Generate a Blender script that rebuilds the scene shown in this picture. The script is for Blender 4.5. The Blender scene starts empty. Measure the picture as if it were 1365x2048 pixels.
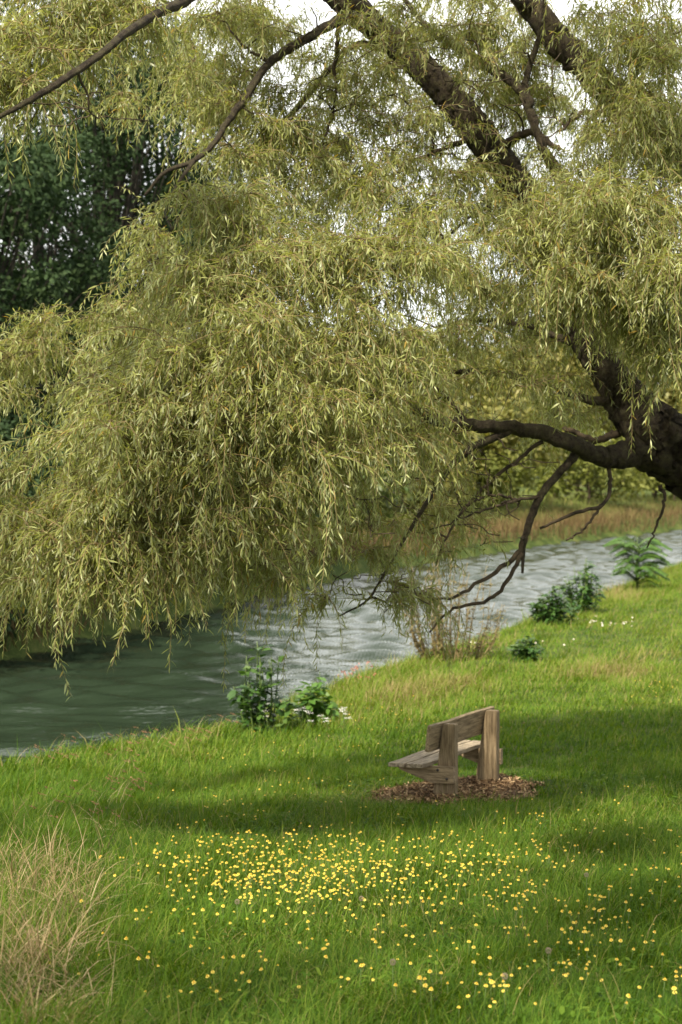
import bpy, math, random
import numpy as np
from mathutils import Vector, Matrix, Euler

random.seed(7)
RNG = np.random.default_rng(7)
R = math.radians
sc = bpy.context.scene
col = sc.collection

# ------------------------------------------------------------------ camera
F_PX, HZ, CAM_Z = 3313.0, 950.0, 3.75          # focal length in photo pixels, horizon row, eye height
PITCH = math.atan((1024 - HZ) / F_PX)
cd = bpy.data.cameras.new('camera')
cam = bpy.data.objects.new('camera', cd); col.objects.link(cam)
cam.location = (0, 0, CAM_Z)
cam.rotation_euler = (R(90) - PITCH, 0, 0)
cd.sensor_fit = 'VERTICAL'; cd.sensor_height = 36; cd.sensor_width = 24
cd.lens = 36 * F_PX / 2048
cd.clip_start = 0.1; cd.clip_end = 3000
cd.dof.use_dof = True; cd.dof.focus_distance = 12.6; cd.dof.aperture_fstop = 2.8
sc.camera = cam

# ------------------------------------------------------------------ world, sun, exposure
SUN_EL, SUN_AZ = 50.0, 209.0                   # azimuth: direction the sun stands in, clockwise from +Y
sd = Vector((math.sin(R(SUN_AZ)) * math.cos(R(SUN_EL)), math.cos(R(SUN_AZ)) * math.cos(R(SUN_EL)), math.sin(R(SUN_EL))))
w = bpy.data.worlds.new('World'); sc.world = w; w.use_nodes = True
nt = w.node_tree; nt.nodes.clear()
out = nt.nodes.new('ShaderNodeOutputWorld'); bg = nt.nodes.new('ShaderNodeBackground')
sky = nt.nodes.new('ShaderNodeTexSky'); sky.sky_type = 'NISHITA'; sky.sun_disc = False
sky.sun_elevation = R(SUN_EL); sky.sun_rotation = R(SUN_AZ); sky.dust_density = 2.5; sky.air_density = 1.0
tc = nt.nodes.new('ShaderNodeTexCoord'); nz = nt.nodes.new('ShaderNodeTexNoise')
nz.inputs['Scale'].default_value = 2.2; nz.inputs['Detail'].default_value = 5
mp = nt.nodes.new('ShaderNodeMapping'); mp.inputs['Scale'].default_value = (1, 1, 2.2)
rp = nt.nodes.new('ShaderNodeValToRGB')
rp.color_ramp.elements[0].position = 0.33; rp.color_ramp.elements[0].color = (.55, .55, .55, 1)
rp.color_ramp.elements[1].position = 0.6; rp.color_ramp.elements[1].color = (.97, .97, .97, 1)
mx = nt.nodes.new('ShaderNodeMix'); mx.data_type = 'RGBA'
mx.inputs[7].default_value = (6.2, 6.4, 6.35, 1)   # thin bright cloud
sep = nt.nodes.new('ShaderNodeSeparateXYZ'); nt.links.new(tc.outputs['Generated'], sep.inputs[0])
mr = nt.nodes.new('ShaderNodeMapRange'); mr.interpolation_type = 'SMOOTHSTEP'; mr.inputs[1].default_value = .1; mr.inputs[2].default_value = .95
nt.links.new(sep.outputs[1], mr.inputs[0])
cl = nt.nodes.new('ShaderNodeMix'); cl.data_type = 'RGBA'      # cloud facing the sun is brighter than cloud on the sun's side
cl.inputs[6].default_value = (6.6, 6.5, 6.0, 1); cl.inputs[7].default_value = (9.6, 9.6, 9.2, 1)
nt.links.new(mr.outputs[0], cl.inputs[0]); nt.links.new(cl.outputs[2], mx.inputs[7])
nt.links.new(tc.outputs['Generated'], mp.inputs['Vector']); nt.links.new(mp.outputs[0], nz.inputs['Vector'])
nt.links.new(nz.outputs[0], rp.inputs[0]); nt.links.new(rp.outputs[0], mx.inputs[0])
nt.links.new(sky.outputs[0], mx.inputs[6]); nt.links.new(mx.outputs[2], bg.inputs[0])
bg.inputs[1].default_value = 0.10
nt.links.new(bg.outputs[0], out.inputs[0])
sl = bpy.data.lights.new('sun', 'SUN'); sl.energy = 4.1; sl.angle = R(2.4); sl.color = (1, .90, .71)
so = bpy.data.objects.new('sun', sl); col.objects.link(so)
so.rotation_euler = sd.to_track_quat('Z', 'Y').to_euler()
sc.view_settings.view_transform = 'Standard'; sc.view_settings.look = 'None'
sc.view_settings.gamma = 1; sc.view_settings.exposure = 1.22
sc.render.engine = 'CYCLES'
cy = sc.cycles
cy.max_bounces = 7; cy.diffuse_bounces = 3; cy.glossy_bounces = 3; cy.transmission_bounces = 4; cy.transparent_max_bounces = 4
cy.caustics_reflective = False; cy.caustics_refractive = False

# ------------------------------------------------------------------ helpers
CP, SP = math.cos(PITCH), math.sin(PITCH)

def P(px, py, D):
    """world point seen at photo pixel (px, py) at depth D (metres along +Y)"""
    u = (px - 682.5) / F_PX; v = (1024 - py) / F_PX
    dx, dy, dz = u, CP + v * SP, -SP + v * CP
    t = D / dy
    return np.array([dx * t, D, CAM_Z + dz * t])

NEAR = np.array([(-70, -18), (-30, 0), (-16, 11), (-9, 17.6), (-4.6, 22.2), (-1.67, 26.2), (.1, 31.2), (3.9, 40.9), (8.5, 54.5),
                 (14.9, 72.7), (30, 112), (62, 180), (120, 290)], float)
FARB = np.array([(-90, -2), (-40, 14), (-20, 25), (-13, 33), (-8.8, 42.5), (-3.2, 66), (4.7, 90), (16, 116), (31, 146), (70, 225), (130, 330)], float)

def sdist(x, y, L):
    """signed distance to a polyline, positive on its right side"""
    x = np.asarray(x, float); y = np.asarray(y, float)
    best = np.full(x.shape, 1e9); sg = np.ones(x.shape)
    for a, b in zip(L[:-1], L[1:]):
        d = b - a; l2 = d @ d
        t = np.clip(((x - a[0]) * d[0] + (y - a[1]) * d[1]) / l2, 0, 1)
        qx = x - a[0] - t * d[0]; qy = y - a[1] - t * d[1]
        dd = np.hypot(qx, qy); cr = d[0] * (y - a[1]) - d[1] * (x - a[0])
        m = dd < best
        best = np.where(m, dd, best); sg = np.where(m, -np.sign(cr), sg)
    return best * sg

def sstep(a, b, t):
    t = np.clip((t - a) / (b - a), 0, 1); return t * t * (3 - 2 * t)

WATER_Z = -1.05
def bumps(x, y):
    return (np.sin(x * 1.3 + .7 * y) * np.sin(y * .9 - .4 * x + 1.3) * .035 + np.sin(x * .43 - y * .31) * .05 + np.sin(2.9 * x + 1.1) * np.sin(2.3 * y) * .015)

def g(x, y):
    x = np.asarray(x, float); y = np.asarray(y, float)
    s = sdist(x, y, NEAR); s2 = -sdist(x, y, FARB)
    yy = np.clip(y, -6, 400)
    base = .103 * 2 * np.log1p(np.exp(np.clip((19.7 - yy) / 2, -30, 30))) - .1 + bumps(x, y)
    land = base - .16 * np.exp(-np.clip(s, 0, 99) / 2.5)
    z = -1.9 + (land + 1.9) * sstep(-2.3, .1, s)
    far = -1.9 + 2.0 * sstep(-1.2, 1.2, s2) + 1.1 * sstep(.8, 7, s2) + .7 * sstep(8, 40, s2) + bumps(x * .5, y * .5) * 2
    return np.where(s2 > -1.2, np.maximum(far, -1.9), z)

def g1(x, y): return float(g(np.array([x]), np.array([y]))[0])

def ground_at(px, py, lo=5.0, hi=90.0):
    """where the sight line through a photo pixel meets the ground"""
    Ds = np.concatenate([np.linspace(lo, 35, 500), np.linspace(35.05, hi, 700)])
    u = (px - 682.5) / F_PX; v = (1024 - py) / F_PX
    dy = CP + v * SP; dz = -SP + v * CP
    X = u * Ds / dy; Z = CAM_Z + dz * Ds / dy
    below = np.nonzero(Z < g(X, Ds))[0]
    if len(below) == 0: return None
    i = below[0]
    return np.array([X[i], Ds[i], g1(X[i], Ds[i])])

def mesh_obj(name, verts, faces, mats, parent=None, attrs=None, smooth=False, mat_idx=None):
    """verts (N,3); faces: list of (M,k) index arrays; attrs {name: (N,)}"""
    me = bpy.data.meshes.new(name)
    verts = np.ascontiguousarray(verts, dtype=np.float32)
    me.vertices.add(len(verts)); me.vertices.foreach_set('co', verts.ravel())
    faces = [np.asarray(f, dtype=np.int32) for f in faces if len(f)]
    tot = np.concatenate([np.full(len(f), f.shape[1], np.int32) for f in faces])
    idx = np.concatenate([f.ravel() for f in faces])
    me.loops.add(len(idx)); me.loops.foreach_set('vertex_index', idx)
    me.polygons.add(len(tot))
    st = np.zeros(len(tot), np.int32); st[1:] = np.cumsum(tot)[:-1]
    me.polygons.foreach_set('loop_start', st); me.polygons.foreach_set('loop_total', tot)
    if smooth: me.polygons.foreach_set('use_smooth', np.ones(len(tot), bool))
    for m in (mats if isinstance(mats, (list, tuple)) else [mats]): me.materials.append(m)
    if mat_idx is not None: me.polygons.foreach_set('material_index', np.asarray(mat_idx, np.int32))
    me.update(calc_edges=True)
    for k, a in (attrs or {}).items():
        at = me.attributes.new(k, 'FLOAT', 'POINT'); at.data.foreach_set('value', np.asarray(a, np.float32))
    o = bpy.data.objects.new(name, me); col.objects.link(o)
    if parent: o.parent = parent
    return o

class Geo:
    """collects vertex blocks and faces into one mesh"""
    def __init__(s): s.v = []; s.f = {}; s.t = []; s.n = 0
    def add(s, v, faces, tint=0.5, mat=0):
        v = np.asarray(v, float).reshape(-1, 3); s.v.append(v)
        s.t.append(np.broadcast_to(np.asarray(tint, float), (len(v),)))
        for f in faces:
            f = np.asarray(f, int)
            if len(f): s.f.setdefault((f.shape[1], mat), []).append(f + s.n)
        s.n += len(v)
    def build(s, name, mats, parent=None, smooth=False, off=(0, 0, 0)):
        fs, mi = [], []
        for (k, m), l in s.f.items():
            a = np.concatenate(l); fs.append(a); mi.append(np.full(len(a), m))
        return mesh_obj(name, np.concatenate(s.v) - np.asarray(off, float), fs, mats, parent, {'tint': np.concatenate(s.t)}, smooth, np.concatenate(mi))

def unit(a): return a / np.maximum(np.linalg.norm(a, axis=-1, keepdims=True), 1e-9)

def spline(pts, n):
    """Catmull-Rom through pts (K,c) -> (n,c)"""
    p = np.asarray(pts, float); p = np.vstack([2 * p[0] - p[1], p, 2 * p[-1] - p[-2]])
    k = len(p) - 3; t = np.linspace(0, k - 1e-6, n); i = t.astype(int); f = (t - i)[:, None]
    a, b, c, d = p[i], p[i + 1], p[i + 2], p[i + 3]
    return .5 * (2 * b + (c - a) * f + (2 * a - 5 * b + 4 * c - d) * f ** 2 + (3 * b - a - 3 * c + d) * f ** 3)

def tube(geo, pts, rad, sides=8, lump=0.0, tint=.5, mat=0, cap=True):
    pts = np.asarray(pts, float); n = len(pts); rad = np.broadcast_to(np.asarray(rad, float), (n,))
    tan = unit(np.gradient(pts, axis=0))
    ref = np.array([0, 0, 1.0]) if abs(tan[0][2]) < .9 else np.array([1.0, 0, 0])
    N = np.zeros_like(pts); v = np.cross(tan[0], ref); v /= np.linalg.norm(v)
    for i in range(n):
        v = v - tan[i] * (v @ tan[i]); v /= max(np.linalg.norm(v), 1e-9); N[i] = v
    B = np.cross(tan, N)
    a = np.linspace(0, 2 * math.pi, sides, endpoint=False)
    rr = rad[:, None] * np.ones((1, sides))
    if lump:
        ph = RNG.random(6) * 6.28
        s = np.cumsum(np.r_[0, np.linalg.norm(np.diff(pts, axis=0), axis=1)])[:, None]
        rr = rr * (1 + lump * (np.sin(3 * a[None] + ph[0] + s * 1.7) * .5 + np.sin(5 * a[None] + ph[1] - s * 3.1) * .4 + np.sin(s * 5.3 + 2 * a[None] + ph[2]) * .5 + RNG.normal(0, .35, (n, sides))))
    V = pts[:, None] + rr[..., None] * (np.cos(a)[None, :, None] * N[:, None] + np.sin(a)[None, :, None] * B[:, None])
    i, j = np.meshgrid(np.arange(n - 1), np.arange(sides), indexing='ij'); j2 = (j + 1) % sides
    q = np.stack([i * sides + j, i * sides + j2, (i + 1) * sides + j2, (i + 1) * sides + j], -1).reshape(-1, 4)
    V = np.vstack([V.reshape(-1, 3), pts[:1], pts[-1:]])
    fs = [q]
    if cap:
        jj = np.arange(sides); e = (n - 1) * sides
        fs.append(np.vstack([np.stack([jj * 0 + n * sides, (jj + 1) % sides, jj], -1), np.stack([jj * 0 + n * sides + 1, e + jj, e + (jj + 1) % sides], -1)]))
    geo.add(V, fs, tint, mat)

def leaves(geo, base, d, nrm, L, W, curl=.15, tint=None, mat=0, shape=(.35, .72, .95, .7)):
    """a batch of bent leaf blades, 6 vertices each"""
    n = len(base); d = unit(d); s = unit(np.cross(d, nrm)); nr = np.cross(s, d)
    L = np.broadcast_to(L, (n,))[:, None]; W = np.broadcast_to(W, (n,))[:, None] / 2; c = np.broadcast_to(curl, (n,))[:, None]
    t1, t2, w1, w2 = shape
    m1 = base + d * L * t1 - nr * L * c * t1 ** 2; m2 = base + d * L * t2 - nr * L * c * t2 ** 2; tip = base + d * L - nr * L * c
    V = np.stack([base, m1 - s * W * w1, m1 + s * W * w1, m2 - s * W * w2, m2 + s * W * w2, tip], 1)
    o = (np.arange(n) * 6)[:, None]
    tri = np.vstack([o + np.array([[0, 2, 1]]), o + np.array([[3, 4, 5]])]); quad = o + np.array([[1, 2, 4, 3]])
    tint = RNG.random(n) if tint is None else np.broadcast_to(tint, (n,))
    geo.add(V.reshape(-1, 3), [tri, quad], np.repeat(tint, 6), mat)

def blades(geo, root, head, H, W, bend, nseg=2, tint=None, mat=0, lean=.12, n_sd=.5):
    """grass blades: tapered strips that bend over along their heading"""
    n = len(root)
    H = np.broadcast_to(H, (n,)); W = np.broadcast_to(W, (n,)); bend = np.broadcast_to(bend, (n,))
    f = np.stack([np.cos(head), np.sin(head), np.zeros(n)], 1)
    tw = head + math.pi / 2 + RNG.normal(0, n_sd, n); s = np.stack([np.cos(tw), np.sin(tw), np.zeros(n)], 1)
    rows = []
    for k in range(nseg + 1):
        t = k / nseg
        ang = lean + bend * t  # mean angle from vertical up to here
        c = root + f * (H * t * np.sin(ang * .8))[:, None] + np.array([0, 0, 1.0]) * (H * t * np.cos(ang * .8))[:, None]
        if k == nseg: rows.append(c[:, None])
        else:
            ww = (W * (1 - .75 * t ** 1.5) / 2)[:, None]; rows.append(np.stack([c - s * ww, c + s * ww], 1))
    V = np.concatenate(rows, 1); m = V.shape[1]; o = (np.arange(n) * m)[:, None]
    fs = [o + np.array([[2 * k, 2 * k + 1, 2 * k + 3, 2 * k + 2]]) for k in range(nseg - 1)]
    e = 2 * (nseg - 1); tri = o + np.array([[e, e + 1, e + 2]])
    tint = RNG.random(n) if tint is None else tint
    geo.add(V.reshape(-1, 3), ([np.vstack(fs)] if fs else []) + [tri], np.repeat(tint, m), mat)

def tag(o, label=None, cat=None, group=None, kind=None):
    if label: o['label'] = label
    if cat: o['category'] = cat
    if group: o['group'] = group
    if kind: o['kind'] = kind
    return o

def empty(name, loc):
    o = bpy.data.objects.new(name, None); col.objects.link(o); o.location = loc; return o

# ------------------------------------------------------------------ materials
def new_mat(name):
    m = bpy.data.materials.new(name); m.use_nodes = True; t = m.node_tree; t.nodes.clear()
    o = t.nodes.new('ShaderNodeOutputMaterial'); return m, t, o

def ramp(t, src, stops):
    r = t.nodes.new('ShaderNodeValToRGB'); e = r.color_ramp.elements
    while len(e) < len(stops): e.new(.5)
    for i, (p, c) in enumerate(stops): e[i].position = p; e[i].color = (*c, 1) if len(c) == 3 else c
    t.links.new(src, r.inputs[0]); return r.outputs[0]

def leaf_mat(name, stops, back=None, transl=.35, rough=.45, spec=.35):
    """leaf colour by its own tint, paler underside, light passing through"""
    m, t, o = new_mat(name); N = t.nodes.new; L = t.links.new
    at = N('ShaderNodeAttribute'); at.attribute_name = 'tint'
    c = ramp(t, at.outputs['Fac'], stops)
    front = c
    if back:
        ge = N('ShaderNodeNewGeometry'); mi = N('ShaderNodeMix'); mi.data_type = 'RGBA'
        ml = N('ShaderNodeMath'); ml.operation = 'MULTIPLY'; ml.inputs[1].default_value = .7
        L(ge.outputs['Backfacing'], ml.inputs[0]); L(ml.outputs[0], mi.inputs[0]); L(c, mi.inputs[6]); mi.inputs[7].default_value = (*back, 1)
        c = mi.outputs[2]
    p = N('ShaderNodeBsdfPrincipled'); L(c, p.inputs['Base Color']); p.inputs['Roughness'].default_value = rough
    p.inputs['Specular IOR Level'].default_value = spec
    tr = N('ShaderNodeBsdfTranslucent')
    hs = N('ShaderNodeHueSaturation'); hs.inputs['Saturation'].default_value = 1.15; hs.inputs['Value'].default_value = 1.15; hs.inputs['Hue'].default_value = .49
    L(front, hs.inputs['Color']); L(hs.outputs[0], tr.inputs[0])
    ms = N('ShaderNodeMixShader'); ms.inputs[0].default_value = transl
    L(p.outputs[0], ms.inputs[1]); L(tr.outputs[0], ms.inputs[2]); L(ms.outputs[0], o.inputs[0])
    return m

def noise(t, scale, detail=4, rough=.55, vec=None, stretch=None, coord='Object'):
    n = t.nodes.new('ShaderNodeTexNoise'); n.inputs['Scale'].default_value = scale; n.inputs['Detail'].default_value = detail; n.inputs['Roughness'].default_value = rough
    tcn = t.nodes.new('ShaderNodeTexCoord'); src = tcn.outputs[coord]
    if stretch:
        mpn = t.nodes.new('ShaderNodeMapping'); mpn.inputs['Scale'].default_value = stretch; t.links.new(src, mpn.inputs[0]); src = mpn.outputs[0]
    t.links.new(src, n.inputs['Vector']); return n.outputs[0]

def rough_mat(name, fac, stops, roughness=.85, bump=None, bump_s=.5, dist=.02, spec=.3):
    """fac(t) -> socket for colour; bump(t) -> socket for height"""
    m, t, o = new_mat(name); p = t.nodes.new('ShaderNodeBsdfPrincipled')
    t.links.new(ramp(t, fac(t), stops), p.inputs['Base Color']); p.inputs['Roughness'].default_value = roughness
    p.inputs['Specular IOR Level'].default_value = spec
    if bump:
        b = t.nodes.new('ShaderNodeBump'); b.inputs['Strength'].default_value = bump_s; b.inputs['Distance'].default_value = dist
        t.links.new(bump(t), b.inputs['Height']); t.links.new(b.outputs[0], p.inputs['Normal'])
    t.links.new(p.outputs[0], o.inputs[0]); return m

M = {}
M['willow'] = leaf_mat('willow_leaf', [(0, (.13, .148, .028)), (.45, (.245, .270, .070)), (.8, (.40, .435, .17)), (.93, (.50, .54, .27)), (.955, (.28, .24, .06)), (.975, (.40, .27, .06))], back=(.37, .40, .25), transl=.52, rough=.42, spec=.5)
M['twig'] = rough_mat('willow_twig', lambda t: noise(t, 6), [(.3, (.13, .09, .04)), (.7, (.27, .21, .10))], .7)
M['bark'] = rough_mat('willow_bark', lambda t: noise(t, 14, 8, .75), [(.34, (.018, .014, .010)), (.48, (.075, .056, .038)), (.58, (.10, .088, .045)), (.72, (.17, .135, .095))], .92,
                      bump=lambda t: noise(t, 17, 9, .8, stretch=(1.5, 1.5, .7)), bump_s=1, dist=.14)
M['branch'] = rough_mat('thin_branch_bark', lambda t: noise(t, 12, 4), [(.35, (.028, .021, .014)), (.65, (.095, .07, .045))], .9)
M['grass'] = leaf_mat('grass_blade', [(0, (.030, .076, .008)), (.4, (.084, .165, .015)), (.72, (.180, .245, .034)), (.9, (.24, .235, .07)), (1, (.31, .245, .12))], transl=.4, rough=.6, spec=.12)
M['straw'] = leaf_mat('straw', [(0, (.17, .115, .055)), (.5, (.34, .25, .13)), (1, (.52, .42, .25))], transl=.25, rough=.6, spec=.2)
M['reed'] = leaf_mat('rusty_reed', [(0, (.11, .075, .04)), (.4, (.18, .125, .06)), (.65, (.175, .17, .06)), (1, (.15, .19, .05))], transl=.25, rough=.7, spec=.1)
M['seed'] = leaf_mat('seed_head', [(0, (.22, .10, .06)), (1, (.34, .2, .12))], transl=.2, rough=.8)
M['dark'] = leaf_mat('dark_tree_leaf', [(0, (.016, .032, .013)), (.5, (.031, .057, .022)), (1, (.058, .09, .034))], transl=.2, rough=.75, spec=.15)
M['mid'] = leaf_mat('mid_tree_leaf', [(0, (.05, .085, .02)), (.5, (.09, .12, .03)), (1, (.16, .17, .05))], transl=.3, rough=.5)
M['light'] = leaf_mat('pale_tree_leaf', [(0, (.13, .14, .03)), (.5, (.21, .205, .05)), (1, (.30, .28, .09))], transl=.35, rough=.5)
M['field'] = leaf_mat('field_bush_leaf', [(0, (.09, .115, .022)), (.5, (.155, .175, .04)), (1, (.23, .24, .07))], transl=.35, rough=.6, spec=.15)
M['bush'] = leaf_mat('bush_leaf', [(0, (.022, .065, .016)), (.5, (.05, .115, .024)), (1, (.12, .19, .042))], transl=.3, rough=.42, spec=.4)
M['bright'] = leaf_mat('fresh_leaf', [(0, (.05, .13, .025)), (.5, (.09, .19, .035)), (1, (.15, .25, .05))], transl=.4, rough=.45)
M['brown'] = leaf_mat('brown_leaf', [(0, (.10, .07, .03)), (.5, (.16, .13, .05)), (1, (.20, .20, .08))], transl=.3, rough=.6)

def flat_mat(name, c, rough=.5, transl=0.0):
    m, t, o = new_mat(name); p = t.nodes.new('ShaderNodeBsdfPrincipled')
    t.links.new(ramp(t, noise(t, 60, 2), [(.3, tuple(k * .85 for k in c)), (.7, c)]), p.inputs['Base Color']); p.inputs['Roughness'].default_value = rough
    if transl:
        tr = t.nodes.new('ShaderNodeBsdfTranslucent'); tr.inputs[0].default_value = (*c, 1); ms = t.nodes.new('ShaderNodeMixShader'); ms.inputs[0].default_value = transl
        t.links.new(p.outputs[0], ms.inputs[1]); t.links.new(tr.outputs[0], ms.inputs[2]); t.links.new(ms.outputs[0], o.inputs[0])
    else: t.links.new(p.outputs[0], o.inputs[0])
    return m
M['yellow'] = flat_mat('yellow_petal', (.86, .70, .13), .5, .25)
M['eye'] = flat_mat('flower_middle', (.70, .36, .01), .7)
M['white'] = flat_mat('white_petal', (.80, .78, .76), .6, .2)
M['fluff'] = flat_mat('seed_fluff', (.34, .28, .2), .9, .4)
M['pink'] = flat_mat('red_bloom', (.50, .16, .12), .6, .25)
M['stem'] = flat_mat('green_stem', (.09, .14, .03), .6)
M['post'] = flat_mat('pale_post', (.62, .58, .52), .7)

# ------------------------------------------------------------------ ground
def axis(lo, hi, a, b, fine, grow=1.16):
    c = list(np.arange(a, b, fine)); s = fine
    while c[-1] < hi: s *= grow; c.append(c[-1] + s)
    s = fine
    while c[0] > lo: s *= grow; c.insert(0, c[0] - s)
    return np.array(c)
gx = axis(-700, 900, -14, 24, .3); gy = axis(-120, 1500, 2, 78, .3, 1.1)
GX, GY = np.meshgrid(gx, gy); GZ = g(GX, GY)
nx, ny = len(gx), len(gy)
ii, jj = np.meshgrid(np.arange(ny - 1), np.arange(nx - 1), indexing='ij')
gq = np.stack([ii * nx + jj, ii * nx + jj + 1, (ii + 1) * nx + jj + 1, (ii + 1) * nx + jj], -1).reshape(-1, 4)
def ground_col(t):
    a = noise(t, .9, 6, .6); b = noise(t, 14, 5, .7)
    m = t.nodes.new('ShaderNodeMix'); m.inputs[0].default_value = .5; t.links.new(a, m.inputs[2]); t.links.new(b, m.inputs[3]); return m.outputs[0]
M['ground'] = rough_mat('turf_soil', ground_col, [(.36, (.022, .035, .010)), (.48, (.05, .075, .018)), (.56, (.085, .105, .028)), (.66, (.17, .15, .06))], 1, bump=lambda t: noise(t, 30, 5), bump_s=.8, dist=.05, spec=.1)
go = mesh_obj('ground', np.stack([GX, GY, GZ], -1).reshape(-1, 3), [gq], M['ground'], smooth=True); tag(go, kind='structure')

# water
m, t, o = new_mat('river_water'); p = t.nodes.new('ShaderNodeBsdfPrincipled')
p.inputs['Base Color'].default_value = (.018, .029, .017, 1); p.inputs['Roughness'].default_value = .07; p.inputs['IOR'].default_value = 1.33
p.inputs['Specular IOR Level'].default_value = 1.0
rot = -.38
def wnoise(scale, st, det):
    n = t.nodes.new('ShaderNodeTexNoise'); n.inputs['Scale'].default_value = scale; n.inputs['Detail'].default_value = det; n.inputs['Roughness'].default_value = .6
    c = t.nodes.new('ShaderNodeTexCoord'); q = t.nodes.new('ShaderNodeMapping'); q.inputs['Scale'].default_value = st; q.inputs['Rotation'].default_value = (0, 0, rot * .3)
    t.links.new(c.outputs['Object'], q.inputs[0]); t.links.new(q.outputs[0], n.inputs['Vector']); return n.outputs[0]
ad = t.nodes.new('ShaderNodeMath'); ad.operation = 'MULTIPLY_ADD'; ad.inputs[1].default_value = .07
t.links.new(wnoise(5.5, (.5, 1, 1), 3), ad.inputs[0]); t.links.new(wnoise(3.0, (.5, 1.2, 1), 3), ad.inputs[2])
b = t.nodes.new('ShaderNodeBump'); b.inputs['Strength'].default_value = 1; b.inputs['Distance'].default_value = .045
t.links.new(ad.outputs[0], b.inputs['Height']); t.links.new(b.outputs[0], p.inputs['Normal']); t.links.new(p.outputs[0], o.inputs[0])
M['water'] = m
def resample(L, step):
    q = spline(L, 4000); d = np.r_[0, np.cumsum(np.linalg.norm(np.diff(q, axis=0), axis=1))]
    t_ = np.arange(0, d[-1], step); return np.column_stack([np.interp(t_, d, q[:, k]) for k in range(2)])
def ribbon():
    a = spline(NEAR, 3000); bb = spline(FARB, 3000)
    # finer along the stretch one looks at
    u = np.linspace(0, 1, 3000); dens = np.where((a[:, 1] > 8) & (a[:, 1] < 105), 12.0, 1.0) * np.linalg.norm(np.gradient(a, axis=0), axis=1); c_ = np.cumsum(dens); c_ /= c_[-1]
    t_ = np.interp(np.linspace(0, 1, 1500), c_, u)
    a = np.column_stack([np.interp(t_, u, a[:, k]) for k in range(2)]); bb = np.column_stack([np.interp(t_, u, bb[:, k]) for k in range(2)])
    da = np.gradient(a, axis=0); na = unit(np.stack([da[:, 1], -da[:, 0]], 1)); db = np.gradient(bb, axis=0); nb = unit(np.stack([-db[:, 1], db[:, 0]], 1))
    a = a + na * .2; bb = bb + nb * 1.0
    w_ = np.linspace(0, 1, 170)[None, :, None]; V2 = a[:, None] * (1 - w_) + bb[:, None] * w_
    X, Y = V2[..., 0], V2[..., 1]; Z = np.zeros_like(X); r = np.random.default_rng(4)
    for k in range(64):
        lam = .62 * (3.8 ** r.random()); th = r.normal(.22, .36); ph = r.uniform(0, 6.28); amp = .0108 * lam ** .85 * r.uniform(.5, 1.3)
        kx, ky = math.sin(th) * 6.283 / lam, math.cos(th) * 6.283 / lam; wob = .6 * np.sin(X * r.uniform(.2, .8) + Y * r.uniform(.1, .5) + ph * 2)
        Z += amp * np.sin(kx * X + ky * Y + ph + wob) * (.45 + .75 * np.sin(X * r.uniform(-.3, .3) + Y * r.uniform(-.25, .25) + ph * 3) ** 2)
    Z *= .5 + .5 * sstep(30, 46, Y)          # the water runs calmer along the near pool
    V = np.stack([X, Y, WATER_Z + Z], -1); n0, n1 = V.shape[:2]
    i, j = np.meshgrid(np.arange(n0 - 1), np.arange(n1 - 1), indexing='ij')
    return V.reshape(-1, 3), np.stack([i * n1 + j, (i + 1) * n1 + j, (i + 1) * n1 + j + 1, i * n1 + j + 1], -1).reshape(-1, 4)
rv, rf = ribbon()
tag(mesh_obj('river', rv, [rf], M['water'], smooth=True), kind='structure')

# ------------------------------------------------------------------ willow
D2R = lambda px, D: px / 2 * D / F_PX
willow = empty('willow_tree', (5.7, 17.9, g1(5.7, 17.9)))
tag(willow, 'big weeping willow leaning over the bench, its leafy curtain hanging above the river', 'willow tree')
WO = np.array(willow.location)
NODES = []            # points that finer branches may start from

def limb(name, pts, n=40, sides=14, lump=.11, mat='bark', geo=None):
    """pts: (px, py, D, width_px)"""
    c = np.array([list(P(a, b_, d)) + [D2R(w_ * .76, d)] for a, b_, d, w_ in pts])
    s = spline(c, n); q = s[:, :3].copy()
    q += RNG.normal(0, .12, q.shape) * s[:, 3:4]
    gg = geo or Geo(); tube(gg, q, np.maximum(s[:, 3], .004), sides, lump)
    NODES.append(np.column_stack([s[:, :3], s[:, 3]]))
    if geo is None: return gg.build(name, M[mat], willow, smooth=True, off=WO)

# trunk leans in from the right
tp = [list(WO + np.array([.05, 0, -.3])) + [.62], list(WO + np.array([-.05, 0, .5])) + [.50], list(WO + np.array([-.55, -.1, 1.9])) + [.44]]
tp += [list(P(1500, 985, 17.6)) + [D2R(165, 17.6)], list(P(1410, 930, 17.5)) + [D2R(150, 17.5)], list(P(1335, 890, 17.4)) + [D2R(135, 17.4)], list(P(1285, 835, 17.4)) + [D2R(98, 17.4)],
       list(P(1240, 775, 17.5)) + [D2R(76, 17.5)], list(P(1180, 690, 17.7)) + [D2R(66, 17.7)], list(P(1115, 560, 17.9)) + [D2R(72, 17.9)], list(P(1045, 400, 18)) + [D2R(74, 18)],
       list(P(995, 315, 18)) + [D2R(63, 18)], list(P(935, 235, 18)) + [D2R(61, 18)], list(P(860, 150, 18)) + [D2R(56, 18)], list(P(770, 70, 18)) + [D2R(49, 18)], list(P(690, 0, 18)) + [D2R(58, 18)],
       list(P(560, -120, 18)) + [D2R(40, 18)], list(P(430, -200, 17.8)) + [D2R(22, 17.8)]]
ts = spline(np.array(tp), 420); gg = Geo()
tube(gg, ts[:, :3] + RNG.normal(0, .02, (420, 3)) * ts[:, 3:4], ts[:, 3], 44, .11); NODES.append(ts[110::3])
gg.build('trunk', M['bark'], willow, smooth=True, off=WO)
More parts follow.
